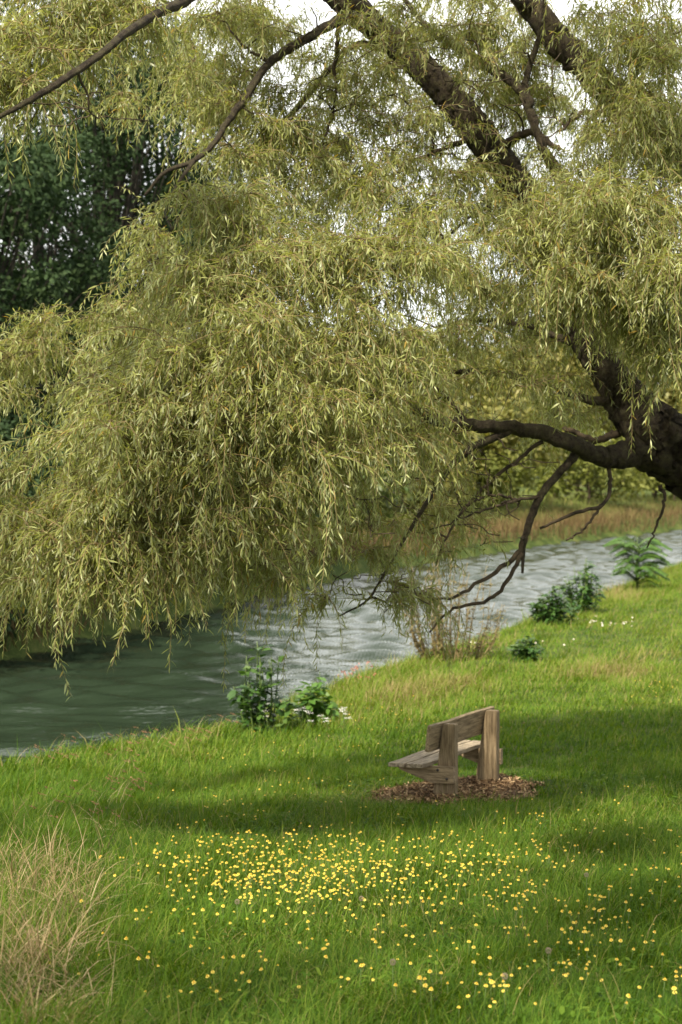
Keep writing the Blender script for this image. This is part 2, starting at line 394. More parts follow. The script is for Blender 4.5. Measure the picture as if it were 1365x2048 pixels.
limb('limb', [(1330, 905, 17.4, 110), (1270, 905, 17.2, 75), (1215, 918, 17.0, 54), (1165, 897, 16.8, 46), (1110, 872, 16.6, 42), (1030, 856, 16.4, 36), (940, 850, 16.2, 34), (870, 838, 16, 30), (820, 812, 15.8, 24), (740, 790, 15.4, 16), (640, 800, 14.8, 10)], 70)
limb('limb', [(1590, 1120, 17.7, 110), (1600, 950, 17.8, 112), (1585, 740, 17.9, 106), (1510, 555, 17.9, 100), (1400, 370, 17.8, 88), (1290, 255, 17.7, 84), (1215, 180, 17.6, 80), (1140, 105, 17.5, 74), (1060, 10, 17.4, 66), (980, -110, 17.3, 50), (900, -220, 17.2, 26)], 80)
limb('limb', [(1150, 470, 17.4, 34), (1125, 365, 17.3, 32), (1082, 285, 17.2, 27), (1060, 215, 17.2, 25), (1052, 160, 17.2, 18), (1080, 70, 17.1, 15), (1085, 20, 17.1, 11), (1110, -70, 17, 8)], 60, 9)
limb('limb', [(1066, 235, 17.2, 22), (1035, 175, 17.3, 24), (985, 140, 17.4, 24), (915, 95, 17.6, 20), (850, 50, 17.8, 14), (790, -30, 17.9, 9)], 40, 9)
limb('limb', [(760, 58, 18, 40), (690, 38, 17.4, 30), (612, 78, 16.9, 25), (540, 125, 16.6, 22), (495, 190, 16.3, 20), (455, 245, 16.1, 18), (425, 290, 15.9, 16), (388, 322, 15.7, 14), (330, 345, 15.5, 10), (290, 390, 15.3, 7)], 60, 9)
limb('limb', [(388, 322, 15.7, 11), (355, 370, 15.3, 9), (332, 420, 15, 8), (345, 460, 14.7, 6)], 24, 7)
limb('limb', [(820, 110, 18, 26), (715, 90, 18.1, 17), (660, 140, 18.0, 15), (600, 210, 17.8, 14), (545, 265, 17.5, 13), (490, 298, 17.2, 10), (430, 312, 17, 7)], 50, 8)
limb('limb', [(560, -160, 16, 46), (455, -60, 14.6, 36), (370, 0, 13.9, 28), (295, 38, 13.0, 24), (230, 85, 12.4, 22), (185, 122, 12.2, 20), (110, 170, 12.0, 18), (45, 210, 11.9, 15), (-60, 265, 11.8, 10)], 60, 9)
limb('limb', [(1235, 800, 17.4, 30), (1180, 800, 17.6, 22), (1110, 775, 17.9, 20), (1040, 755, 18, 18), (960, 743, 18, 16), (870, 748, 17.8, 11), (800, 770, 17.6, 7)], 50, 8)
limb('limb', [(1190, 700, 17.6, 26), (1110, 672, 17.8, 18), (1040, 648, 17.9, 14), (950, 640, 18, 11), (870, 655, 18, 7)], 40, 8)
limb('limb', [(1160, 900, 16.8, 24), (1120, 945, 16.7, 22), (1085, 985, 16.6, 21), (1062, 1035, 16.6, 19), (1048, 1090, 16.6, 14), (1045, 1146, 16.6, 7)], 40, 9)
limb('limb', [(1025, 858, 16.4, 22), (950, 893, 16.2, 20), (905, 930, 16.0, 17), (868, 985, 15.9, 12), (820, 1060, 15.7, 10), (768, 1150, 15.6, 8), (735, 1200, 15.5, 6), (680, 1232, 15.4, 4)], 50, 8)
fg = Geo()            # finer bare branches below the big limb
for pts in [[(1062, 1040, 16.6, 13), (1040, 1100, 16.6, 12), (1010, 1130, 16.6, 10), (960, 1165, 16.5, 8), (900, 1195, 16.4, 6), (840, 1190, 16.4, 4)],
            [(1045, 1105, 16.6, 10), (1010, 1170, 16.6, 9), (975, 1200, 16.6, 8), (900, 1222, 16.5, 6), (860, 1265, 16.5, 4)],
            [(1215, 930, 17, 10), (1222, 968, 17, 9), (1205, 1010, 16.9, 8), (1150, 1025, 16.8, 7), (1080, 1055, 16.7, 5)],
            [(1205, 1010, 16.9, 6), (1170, 1055, 16.8, 5), (1135, 1080, 16.8, 4)],
            [(1085, 990, 16.6, 7), (1000, 1010, 16.4, 6), (930, 1035, 16.3, 4), (860, 1060, 16.2, 3)],
            [(1040, 1000, 16.6, 6), (980, 990, 16.4, 5), (920, 1020, 16.2, 4)],
            [(1085, 880, 16.6, 9), (1030, 925, 16.6, 8), (960, 985, 16.5, 7), (900, 1060, 16.3, 5), (870, 1130, 16.2, 3)],
            [(935, 850, 16.2, 10), (900, 800, 16.2, 7), (850, 760, 16.2, 5)],
            [(945, 895, 16.2, 9), (910, 872, 16.1, 8), (890, 840, 16, 6)],
            [(1250, 860, 17.4, 18), (1190, 880, 17.5, 14), (1130, 855, 17.6, 12)],
            [(1320, 970, 17.3, 9), (1330, 1000, 17.2, 7), (1310, 1060, 17.2, 5), (1295, 1095, 17.2, 3)],
            [(1005, 330, 18, 12), (985, 400, 17.8, 11), (960, 470, 17.6, 8), (880, 490, 17.3, 6)],
            [(985, 410, 17.8, 8), (935, 440, 17.6, 7), (860, 500, 17.3, 5)],
            [(960, 270, 18, 14), (880, 300, 17.6, 9), (800, 340, 17.2, 6), (740, 400, 16.8, 4)],
            [(870, 400, 17.4, 6), (850, 440, 17.2, 7), (900, 480, 17, 5)],
            [(540, 125, 16.6, 8), (500, 100, 16.5, 6), (460, 60, 16.5, 4)],
            [(680, 40, 17.4, 10), (672, 120, 17.4, 8), (668, 220, 17.3, 6), (640, 300, 17.1, 4)],
            [(995, 300, 18, 20), (1060, 265, 17.6, 16), (1120, 300, 17.4, 9)],
            [(1290, 250, 17.7, 18), (1180, 225, 17.2, 10), (1120, 260, 16.8, 6)]]:
    c = np.array([list(P(a, b_, d)) + [D2R(w_, d)] for a, b_, d, w_ in pts]); s = spline(c, 26)
    tube(fg, s[:, :3] + RNG.normal(0, .008, (26, 3)), s[:, 3], 6, .06); NODES.append(s)

# clusters of hanging sprays: (px, py, depth, rx, ry, rD, number)
BL = [(455, 430, 14.7, 90, 60, .5, 8), (410, 570, 14.5, 80, 80, .6, 10), (590, 520, 14.3, 140, 70, .6, 13), (780, 500, 14.3, 90, 55, .5, 9), (480, 700, 13.8, 200, 110, .6, 26),
      (740, 690, 14.0, 110, 110, .6, 12), (280, 780, 14.2, 120, 80, .6, 11), (330, 890, 13.6, 190, 90, .7, 20), (580, 860, 13.6, 170, 95, .7, 16), (730, 880, 14.2, 90, 90, .6, 4),
      (130, 950, 14.4, 110, 80, .6, 7), (210, 1050, 13.8, 180, 70, .6, 16), (410, 1030, 13.7, 160, 70, .6, 12), (60, 1110, 14.5, 80, 80, .6, 8), (640, 1010, 14.1, 90, 60, .6, 3),
      (240, 1130, 13.9, 190, 60, .6, 11), (520, 1130, 14.4, 140, 40, .6, 4), (750, 1070, 15.2, 80, 60, .6, 2), (690, 1180, 15.3, 110, 40, .4, 2), (900, 1110, 16.4, 90, 50, .4, 1),
      (70, 740, 17, 100, 100, .8, 7), (70, 690, 17, 50, 20, .7, 2), (330, 500, 17.2, 60, 60, .8, 4), (220, 650, 17, 80, 50, .8, 5),
      (130, 50, 13.1, 140, 60, .5, 9), (40, 120, 12.5, 80, 80, .5, 6), (230, 30, 13.4, 90, 50, .5, 5), (800, 200, 19.6, 480, 210, .9, 28), (950, 330, 19.5, 120, 90, .5, 7), (740, 440, 20, 240, 90, .7, 14), (640, 330, 19.5, 100, 80, .6, 6), (1120, 660, 20.5, 130, 40, .5, 4), (430, 30, 18.6, 110, 50, .6, 3), (560, 60, 19.2, 120, 60, .5, 5), (780, 130, 19.8, 110, 80, .5, 6), (1010, 180, 19.6, 90, 90, .5, 5), (1180, 640, 20.5, 90, 50, .5, 5), (1075, 70, 19, 70, 90, .5, 6), (1100, 640, 20.5, 160, 60, .6, 8), (930, 650, 20, 100, 50, .5, 5), (1330, 640, 19.5, 70, 60, .5, 4), (330, 130, 18.6, 160, 110, .6, 4),
      (470, 70, 17, 90, 50, .9, 5), (580, 110, 17.4, 120, 90, 1, 5), (520, 270, 16.8, 110, 90, .8, 9), (640, 300, 17.4, 120, 110, 1, 6), (440, 230, 16.6, 60, 60, .7, 3),
      (720, 140, 17.2, 80, 80, .6, 3), (760, 360, 17, 130, 80, .9, 6), (880, 50, 17, 100, 50, .6, 3), (850, 260, 16.8, 60, 40, .5, 1), (1000, 60, 17, 90, 70, .6, 3),
      (1250, 50, 16.2, 90, 60, .8, 7), (1310, 120, 15.8, 80, 110, .8, 11), (1300, 290, 15.5, 90, 110, .7, 12), (1170, 330, 16.2, 80, 70, .7, 6), (1190, 200, 16.6, 60, 50, .5, 2),
      (900, 400, 17, 120, 70, .9, 4), (750, 190, 18.8, 150, 90, .6, 6), (960, 200, 19, 110, 90, .6, 6), (880, 60, 18.8, 130, 60, .6, 4), (480, 180, 17, 90, 80, .8, 4), (1080, 440, 15.4, 130, 60, .7, 11), (1250, 440, 14.8, 110, 70, .7, 14), (1010, 540, 15.6, 120, 60, .7, 5), (1200, 520, 14.8, 110, 60, .6, 10),
      (1330, 560, 14.4, 60, 70, .6, 8), (1120, 590, 15, 70, 30, .5, 3), (1330, 660, 14.8, 60, 40, .5, 6), (1270, 610, 14.9, 70, 35, .4, 6), (1340, 720, 14.6, 30, 30, .3, 2), (920, 600, 16.6, 110, 60, .8, 4), (870, 720, 16.8, 90, 60, .8, 3),
      (820, 860, 16.2, 70, 80, .7, 2), (860, 980, 16.4, 70, 60, .6, 2), (940, 1080, 17, 70, 50, .6, 1), (880, 910, 15.6, 50, 60, .4, 2), (820, 1080, 15.5, 60, 60, .4, 1), (1150, 760, 15.2, 40, 25, .3, 1), (1030, 740, 17.5, 110, 50, .8, 3),
      # rear and outer parts of the crown
      (650, 640, 19.5, 260, 130, 1.1, 11), (380, 700, 18.5, 200, 130, 1, 9), (1100, 560, 20, 240, 100, 1.1, 8), (480, 900, 17.5, 230, 100, 1, 6), (1100, 830, 21, 200, 70, 1, 5), (900, 480, 20, 200, 80, 1, 7),
      (1500, 560, 15.5, 110, 220, 1, 14), (1480, 200, 16, 100, 200, 1, 10), (1330, -120, 16.5, 200, 110, 1.2, 12), (950, -150, 17, 220, 120, 1.3, 10), (550, -130, 16.5, 220, 100, 1.2, 9),
      (150, -110, 13.6, 190, 80, .7, 7), (1600, -60, 18, 200, 260, 1.3, 12), (1250, -300, 18, 300, 120, 1.6, 12), (750, -320, 18, 300, 100, 1.5, 9), (1550, 450, 20, 220, 250, 1.5, 14), (1250, 200, 20.5, 260, 220, 1.2, 10),
      (-110, 820, 16.5, 90, 130, .8, 6), (-120, 1000, 14.8, 90, 100, .7, 6), (-120, 120, 12.8, 80, 120, .5, 5)]
T = []
for px, py, D, rx, ry, rD, n in BL:
    for _ in range(int(round(n * 1.45))):
        while True:
            a = RNG.uniform(-1, 1, 3)
            if a @ a < 1: break
        # the front of each tier bulges towards the viewer
        T.append(P(px + a[0] * rx * 1.15, py + a[1] * ry * 1.15, D + a[2] * rD))
# upper crown foliage out of view, added to shade the limbs below
for cx, cy_, cz, rx, ry, rz, n in ((.8, 13.6, 10.2, 2.0, 1.8, .6, 26), (3.2, 12.6, 10.2, 1.6, 1.6, .7, 22), (-1.2, 15.6, 10.4, 1.4, 1.5, .5, 12), (2.2, 16.5, 11.0, 2.4, 1.6, .7, 14), (5.4, 14.0, 9.5, 1.5, 2.0, 1.2, 14)):
    for _ in range(n):
        a = unit(RNG.normal(0, 1, 3)) * RNG.random() ** .4; T.append(np.array([cx + a[0] * rx, cy_ + a[1] * ry, cz + a[2] * rz]))
n_leafy = len(T)
for px, py, D, rx, ry, rD, n in ((850, 190, 17.0, 380, 200, .8, 150), (940, 960, 16.4, 180, 150, .5, 60), (1080, 620, 17, 200, 100, .7, 26), (560, 330, 16.8, 150, 100, .6, 26), (600, 1000, 13.9, 250, 150, .4, 22), (780, 1180, 15.5, 120, 60, .5, 14), (150, 220, 12.6, 130, 60, .4, 10)):
    for _ in range(n):
        a = unit(RNG.normal(0, 1, 3)) * RNG.random() ** .4; T.append(P(px + a[0] * rx, py + a[1] * ry, D + a[2] * rD))
T = np.array(T)
nodes = np.vstack(NODES); dmin = np.array([np.min(np.linalg.norm(nodes[:, :3] - q, axis=1)) for q in T])
CL = []
for k in np.argsort(dmin):
    q = T[k]; d = nodes[:, :3] - q; dd = np.linalg.norm(d, axis=1) + .5 * np.maximum(-d[:, 2], 0) * 0 + .35 * np.maximum(d[:, 2], 0)
    i = int(np.argmin(dd)); a = nodes[i, :3]; L = np.linalg.norm(q - a); r0 = min(nodes[i, 3] * .7, .007 + .007 * L)
    mid = (a + q) / 2 + np.array([0, 0, .12 * L]) + RNG.normal(0, .07 * L, 3)
    end = q + unit((q - a) * np.array([1, 1, .2])) * .15
    s = spline([a, (a + mid) / 2 + RNG.normal(0, .04 * L, 3), mid, (mid + q) / 2 + RNG.normal(0, .04 * L, 3) + np.array([0, 0, .03 * L]), q, end], 14)
    rr = np.linspace(r0, .0035, 14)
    tube(fg, s, rr * (1 if k < n_leafy else 1.5), 5, cap=False)
    nodes = np.vstack([nodes, np.column_stack([s[5:], rr[5:]])]); CL.append(s) if k < n_leafy or RNG.random() < .04 else None
fo = fg.build('branch', M['branch'], willow, smooth=True, off=WO)

# strands: fine weeping shoots with leaves
lg = Geo(); S0, SD, SL = [], [], []
for s in CL:
    n = int(RNG.integers(16, 31))
    t_ = RNG.uniform(.42, 1, n) ** .85
    idx = np.clip((t_ * 13).astype(int), 0, 12); fr = (t_ * 13 - idx)[:, None]
    p0 = s[idx] * (1 - fr) + s[idx + 1] * fr
    axis_ = unit((s[-1] - s[6]) * np.array([1, 1, .3]))
    az = RNG.uniform(0, 2 * math.pi, n)
    d0 = np.stack([np.cos(az), np.sin(az), RNG.uniform(-.5, .9, n)], 1) * .9 + axis_ * .65
    S0.append(p0); SD.append(unit(d0)); SL.append(RNG.gamma(3.6, .125, n).clip(.18, 1.2))
S0, SD, SL = map(np.concatenate, (S0, SD, SL)); NS = len(S0)
K = 10
pts = np.zeros((NS, K, 3)); pts[:, 0] = S0; d = SD.copy(); down = np.array([0, 0, -1.0]); wob = RNG.normal(0, .25, (NS, 3))
grav = np.where(RNG.random(NS) < .25, RNG.uniform(.08, .2, NS), RNG.uniform(.18, .5, NS))[:, None]
for k in range(1, K):
    pts[:, k] = pts[:, k - 1] + d * (SL / (K - 1))[:, None]
    d = unit(d + (down * 1.0 - d * .25) * grav * (.55 + 1.1 * k / K) + wob * .16 + RNG.normal(0, .09, (NS, 3)))
# thin shoots (3-sided)
tan = unit(np.gradient(pts, axis=1)); sx = unit(np.cross(tan, np.array([.3, .9, .1]))); sy = np.cross(tan, sx)
rad = (np.linspace(.0032, .0014, K)[None, :, None] * (0.7 + .5 * SL[:, None, None]))
ring = np.stack([pts + rad * (math.cos(a) * sx + math.sin(a) * sy) for a in (0, 2.094, 4.189)], 2)   # NS,K,3,3
o0 = (np.arange(NS) * K * 3)[:, None, None, None]; kk = (np.arange(K - 1) * 3)[None, :, None, None]
q = np.array([[0, 1, 4, 3], [1, 2, 5, 4], [2, 0, 3, 5]])[None, None]
lg.add(ring.reshape(-1, 3), [(o0 + kk + q).reshape(-1, 4)], .5, 1)
# leaves along the shoots
nl = np.maximum((SL / .026).astype(int), 8); sid = np.repeat(np.arange(NS), nl); NL = len(sid)
ordn = np.concatenate([np.arange(k) for k in nl]); tt = (ordn + RNG.uniform(.2, .9, NL)) / nl[sid]
tt = .1 + .9 * tt; x = tt * (K - 1); i0 = np.clip(x.astype(int), 0, K - 2); fr = (x - i0)[:, None]
bp = pts[sid, i0] * (1 - fr) + pts[sid, i0 + 1] * fr; tg = tan[sid, i0]
phi = ordn * 2.4 + RNG.random(NS)[sid] * 6.28 + RNG.normal(0, .4, NL)
side = np.cos(phi)[:, None] * sx[sid, i0] + np.sin(phi)[:, None] * sy[sid, i0]
ld = unit(tg * RNG.uniform(.25, .95, NL)[:, None] + side * 1.0 + np.array([0, 0, -.45]) + RNG.normal(0, .28, (NL, 3)))
upv = np.array([0, 0, 1.0]) + RNG.normal(0, .45, (NL, 3)) - tg * .2
tone = np.clip(RNG.normal(.45, .17, NS)[sid] + RNG.normal(0, .13, NL) + .2 * np.clip(tt - .55, 0, 1) / .45, 0, .93); tone = np.where(RNG.random(NL) < .02, .97, tone)
LL = RNG.normal(.086, .02, NL).clip(.05, .15) * (1.1 - .35 * tt)
leaves(lg, bp, ld, upv, LL, LL * RNG.uniform(.13, .19, NL), RNG.uniform(.1, .5, NL), tone, 0)
lg.build('crown', [M['willow'], M['twig']], willow, off=WO)
print('willow: clusters', len(CL), 'shoots', NS, 'leaves', NL)

# ------------------------------------------------------------------ bench
BA = np.array([.47, .883]); BA /= np.linalg.norm(BA)          # long axis, away from the viewer
BF = np.array([-BA[1], BA[0]])                                # the side one sits facing (the river)
np_near = ground_at(895, 1597)[:2]
bc = np_near + BA * .6
bz = g1(*bc) + .0
bench = empty('park_bench', (bc[0], bc[1], bz)); bench.rotation_euler = (0, 0, math.atan2(BA[1], BA[0]))
tag(bench, 'weathered timber park bench seen from behind, on a patch of bark mulch', 'bench')
# local axes: x along the bench (away), y to the front
def wood(name, stretch, lo, hi, knots=True):
    return rough_mat(name, lambda t: noise(t, 3.2, 7, .68, stretch=stretch), [(.28, tuple(k * .35 for k in lo)), (.42, lo), (.58, hi), (.75, tuple(k * 1.25 for k in hi))], .82,
                     bump=lambda t: noise(t, 6, 8, .7, stretch=stretch), bump_s=.7, dist=.012)
M['wood_x'] = wood('weathered_plank', (1.2, 14, 14), (.165, .12, .07), (.31, .235, .14))
M['wood_z'] = wood('weathered_post', (14, 14, 1.3), (.15, .108, .062), (.285, .215, .13))
M['wood_y'] = wood('weathered_bracket', (14, 1.5, 14), (.17, .125, .075), (.33, .25, .155))  # weathered timber, lightened to stand in for shadow contrast against the post
M['wood_top'] = wood('grey_plank', (1.2, 14, 14), (.17, .135, .092), (.34, .28, .20))
M['dark_bark'] = rough_mat('dark_tree_bark', lambda t: noise(t, 8, 4), [(.35, (.018, .016, .013)), (.65, (.05, .044, .036))], .95)  # darker bark colour for the dark trees and bushes
M['bolt'] = flat_mat('rusty_bolt', (.05, .04, .035), .6)

def prism(name, poly, x0, x1, mat, bev=.008):
    """solid whose side outline is poly in (y, z), between x0 and x1"""
    n = len(poly); V = [(x0, *q) for q in poly] + [(x1, *q) for q in poly]
    me = bpy.data.meshes.new(name)
    F = [tuple(range(n))[::-1], tuple(range(n, 2 * n))] + [(k, (k + 1) % n, n + (k + 1) % n, n + k) for k in range(n)]
    me.from_pydata(V, [], F)
    import bmesh
    bm = bmesh.new(); bm.from_mesh(me); bmesh.ops.recalc_face_normals(bm, faces=bm.faces)
    bmesh.ops.bevel(bm, geom=bm.edges[:], offset=bev, segments=2, affect='EDGES', profile=.6)
    # long edges of old timber are never quite straight
    bmesh.ops.subdivide_edges(bm, edges=[e for e in bm.edges if e.calc_length() > .25], cuts=6, use_grid_fill=True)
    for v in bm.verts:
        v.co.z += .004 * math.sin(v.co.x * 5 + v.co.y * 3); v.co.y += .003 * math.sin(v.co.x * 7 + v.co.z * 9)
    bm.to_mesh(me); bm.free(); me.materials.append(mat)
    o = bpy.data.objects.new(name, me); col.objects.link(o); o.parent = bench; return o

PH = .87
for s in (-1, 1):
    x0 = .6 * s - .048
    prism('post', [(-.11, -.25), (.155, -.25), (.15, .12), (.035, PH - .03), (.02, PH), (-.105, PH), (-.112, PH - .02)], x0, x0 + .096, M['wood_z'], .008)
    xb = (.6 * s + .051) if s > 0 else (.6 * s - .051 - .075)
    br = prism('bracket', [(-.125, .22), (.13, .205), (.545, .335), (.55, .383), (-.125, .405)], xb, xb + .075, M['wood_y'], .007)
    for (by, bz_) in ((-.05, .27), (.06, .36)):
        gg = Geo(); xs = xb + (.076 if s > 0 else -.001)
        tube(gg, [(xs - .012 * (1 if s > 0 else -1), by, bz_), (xs + .004 * s, by, bz_)], [.017, .016], 12); gg.build('bolt', M['bolt'], br)
sq = lambda y0, z0, dy, dz, tilt: [(y0 + a * math.cos(tilt) - b_ * math.sin(tilt), z0 + a * math.sin(tilt) + b_ * math.cos(tilt)) for a, b_ in ((0, 0), (dy, 0), (dy, dz), (0, dz))]
prism('seat_plank', sq(.155, .398, .20, .046, -.02), -.93, .93, M['wood_top'])
prism('seat_plank', sq(.375, .394, .20, .046, -.02), -.935, .925, M['wood_top'])
# backrest board lies on the sloping front of the posts
tl = .14
prism('backrest', sq(.094, .575, .05, .30, tl), -.90, .90, M['wood_x'])

# mulch
mg = Geo(); mc = bc + BF * .13 - BA * .06
n = 48
def mulch_r(a): return .86 + .10 * np.sin(3 * a + .5) + .06 * np.sin(7 * a + 2) + .05 * np.sin(11 * a)
aa = np.linspace(0, 2 * math.pi, n, endpoint=False)
rows = []
for k in range(0, 9):
    f = k / 8; r = mulch_r(aa) * f
    lx = r * 1.38 * np.cos(aa); ly = r * .98 * np.sin(aa)
    X = mc[0] + BA[0] * lx + BF[0] * ly; Y = mc[1] + BA[1] * lx + BF[1] * ly
    rows.append(np.stack([X, Y, g(X, Y) + .05 * (1 - f ** 2) + .012 - .03 * (k == 8) + RNG.normal(0, .006, n)], 1))
V = np.vstack(rows); ii, jj = np.meshgrid(np.arange(8), np.arange(n), indexing='ij'); j2 = (jj + 1) % n
mg.add(V, [np.stack([ii * n + jj, ii * n + j2, (ii + 1) * n + j2, (ii + 1) * n + jj], -1).reshape(-1, 4)], .2)
N = 7500
a = RNG.uniform(0, 6.283, N); f = np.sqrt(RNG.random(N)) * 1.06; r = mulch_r(a) * f
lx = r * 1.38 * np.cos(a); ly = r * .98 * np.sin(a); X = mc[0] + BA[0] * lx + BF[0] * ly; Y = mc[1] + BA[1] * lx + BF[1] * ly
B0 = np.stack([X, Y, g(X, Y) + .05 * (1 - np.minimum(f, 1) ** 2) + RNG.uniform(.008, .035, N)], 1)
dd = RNG.normal(0, 1, (N, 3)) * np.array([1, 1, .35])
leaves(mg, B0, dd, np.array([0, 0, 1.0]) + RNG.normal(0, .5, (N, 3)), RNG.uniform(.025, .08, N), RNG.uniform(.008, .020, N), .1, RNG.random(N), 0, (.1, .9, 1, 1))
M['mulch'] = leaf_mat('bark_mulch', [(0, (.06, .038, .022)), (.4, (.16, .10, .056)), (.75, (.31, .20, .11)), (1, (.52, .38, .22))], transl=0.02, rough=.9, spec=.1)
tag(mg.build('mulch', M['mulch']), 'brown bark mulch spread in an oval under the bench', 'mulch', kind='stuff')
def mulch_mask(X, Y, mul=.97):
    lx = (X - mc[0]) * BA[0] + (Y - mc[1]) * BA[1]; ly = (X - mc[0]) * BF[0] + (Y - mc[1]) * BF[1]
    a = np.arctan2(ly / .98, lx / 1.38); return np.hypot(lx / 1.38, ly / .98) < mulch_r(a) * mul

# ------------------------------------------------------------------ grass
def field(x, y, s, seed):
    r = np.random.default_rng(seed); v = np.zeros_like(x)
    for k in range(7):
        a = r.uniform(0, 6.28); f = s * r.uniform(.5, 2.2); v = v + np.sin((x * math.cos(a) + y * math.sin(a)) * f + r.uniform(0, 6.28)) / (1 + .3 * k)
    return v / 3
def scatter(y0, y1, dens, marg=4.0, xr=None):
    h = .215 * y1 + marg; n = int(2 * h * (y1 - y0) * dens)
    x = RNG.uniform(-h, h, n); y = RNG.uniform(y0, y1, n)
    k = (np.abs(x) < .215 * y + marg) & ((np.abs(x) < .215 * y + .5) | (RNG.random(n) < .4)) & (sdist(x, y, NEAR) > -1.1) & ~mulch_mask(x, y); return x[k], y[k]
PXY = lambda x, y: 682.5 + x / y * F_PX
gr = Geo()
def sow(x, y, hmul, wmul, nseg, hbase=.145):
    n = len(x); s = sdist(x, y, NEAR); c1 = field(x, y, 1.1, 3); c2 = field(x, y, 3.2, 5); px = PXY(x, y)
    tall = np.clip((-x - .11 * y + .0) / 1.0, 0, 1) * np.clip((22 - y) / 3, 0, 1)          # rougher at the left
    edge = np.exp(-np.clip(s, 0, 9) / 1.2)
    H = hbase * hmul * np.where(y > 21, .85, 1) * (1 + .28 * c1 + .22 * c2 + .5 * tall + .9 * edge) * RNG.gamma(7, 1 / 7, n)
    far = np.clip((y - 23) / 6, 0, 1)
    tint = .36 + .10 * c1 + .09 * c2 + RNG.normal(0, .20, n) + .15 * far + .06 * edge
    H = H * np.where(mulch_mask(x, y, 1.9), .55, 1)
    blond = np.clip(field(x, y, 2.0, 11) - .35, 0, 1) * np.clip((14 - y) / 2, 0, 1)
    tint = tint + blond * .45 + np.where(RNG.random(n) < 0.03 + .025 * far + .06 * edge, .42, 0)
    # dry patches on the bank beyond the bench
    dry = sum(np.exp(-(((x - cx) / rx) ** 2 + ((y - cy) / ry) ** 2)) for cx, cy, rx, ry in DRY)
    dry = np.clip(dry, 0, 1) * np.clip(.6 + field(x, y, 1.6, 31), 0, 1); tint = tint + dry * RNG.uniform(.1, .75, n); H = H * (1 + 1.0 * dry)
    clump = field(x, y, 5, 21) * 2.5
    head = clump + RNG.normal(0, 1.2, n)
    blades(gr, np.stack([x, y, g(x, y) - .01], 1), head, H.clip(.03, .8), wmul * RNG.uniform(.6, 1.3, n), RNG.uniform(.3, 1.5, n), nseg, np.clip(tint, 0, 1))
DRY = []
for px, py, rx, ry in ((770, 1440, .5, 1.0), (800, 1395, .7, 1.6), (1235, 1350, 1.3, 1.2), (1340, 1320, 1.2, 1.5), (900, 1370, .7, 1.2), (700, 1440, .5, 1), (1225, 1190, 1, 4)):
    q = ground_at(px, py)
    if q is not None: DRY.append((q[0], q[1], rx, ry))
sow(*scatter(5.5, 10, 3800), 1, .0052, 3)
sow(*scatter(10, 15, 2700), 1, .0062, 3)
sow(*scatter(15, 22, 1500), .9, .0085, 2)
sow(*scatter(22, 34, 650), 1.0, .013, 2)
x, y = scatter(34, 80, 230, 9); sow(x, y, 1.1, .022, 1)
x, y = scatter(80, 125, 60, 14); sow(x, y, 1.3, .05, 1)
# broad-leaved weeds, clover and flattened dead thatch among the blades
n = 15000; y = RNG.uniform(6, 20, n) ** 1.0; x = RNG.uniform(-1, 1, n) * (.215 * y + 1)
k = (field(x, y, 2.6, 41) > .1) & (sdist(x, y, NEAR) > .2) & ~mulch_mask(x, y, 1.05); x, y = x[k], y[k]; n = len(x)
az = RNG.uniform(0, 6.283, n)
leaves(gr, np.stack([x, y, g(x, y) + RNG.uniform(.02, .10, n)], 1), np.stack([np.cos(az), np.sin(az), RNG.uniform(.1, .9, n)], 1), np.array([0, 0, 1.0]) + RNG.normal(0, .3, (n, 3)), RNG.uniform(.03, .085, n), RNG.uniform(.014, .03, n), .3, np.clip(RNG.normal(.30, .16, n), 0, .8), 0, (.35, .75, 1, .8))
n = 26000; y = RNG.uniform(6, 19, n); x = RNG.uniform(-1, 1, n) * (.215 * y + 1)
k = (field(x, y, 1.9, 51) > -.1) & (sdist(x, y, NEAR) > .2) & ~mulch_mask(x, y, 1.0); x, y = x[k], y[k]; n = len(x)
blades(gr, np.stack([x, y, g(x, y) + RNG.uniform(0, .05, n)], 1), RNG.uniform(0, 6.283, n), RNG.uniform(.08, .22, n), RNG.uniform(.003, .005, n), RNG.uniform(.3, 1.3, n), 2, np.clip(RNG.normal(.88, .1, n), .6, 1), 0, RNG.uniform(.5, 1.5, n))
# single tall flowering stems of grass
n = 700; y = RNG.uniform(6.5, 20, n); x = RNG.uniform(-1, 1, n) * (.215 * y + 1); k = (sdist(x, y, NEAR) > .2) & ~mulch_mask(x, y, 1.3); x, y = x[k], y[k]; n = len(x)
blades(gr, np.stack([x, y, g(x, y)], 1), RNG.uniform(0, 6.283, n), RNG.uniform(.25, .46, n), .0035, RNG.uniform(.2, 1.1, n), 5, np.clip(RNG.normal(.82, .1, n), .4, 1))
tag(gr.build('grass', M['grass']), 'lush green meadow grass sloping down to the river bank', 'grass', kind='stuff')

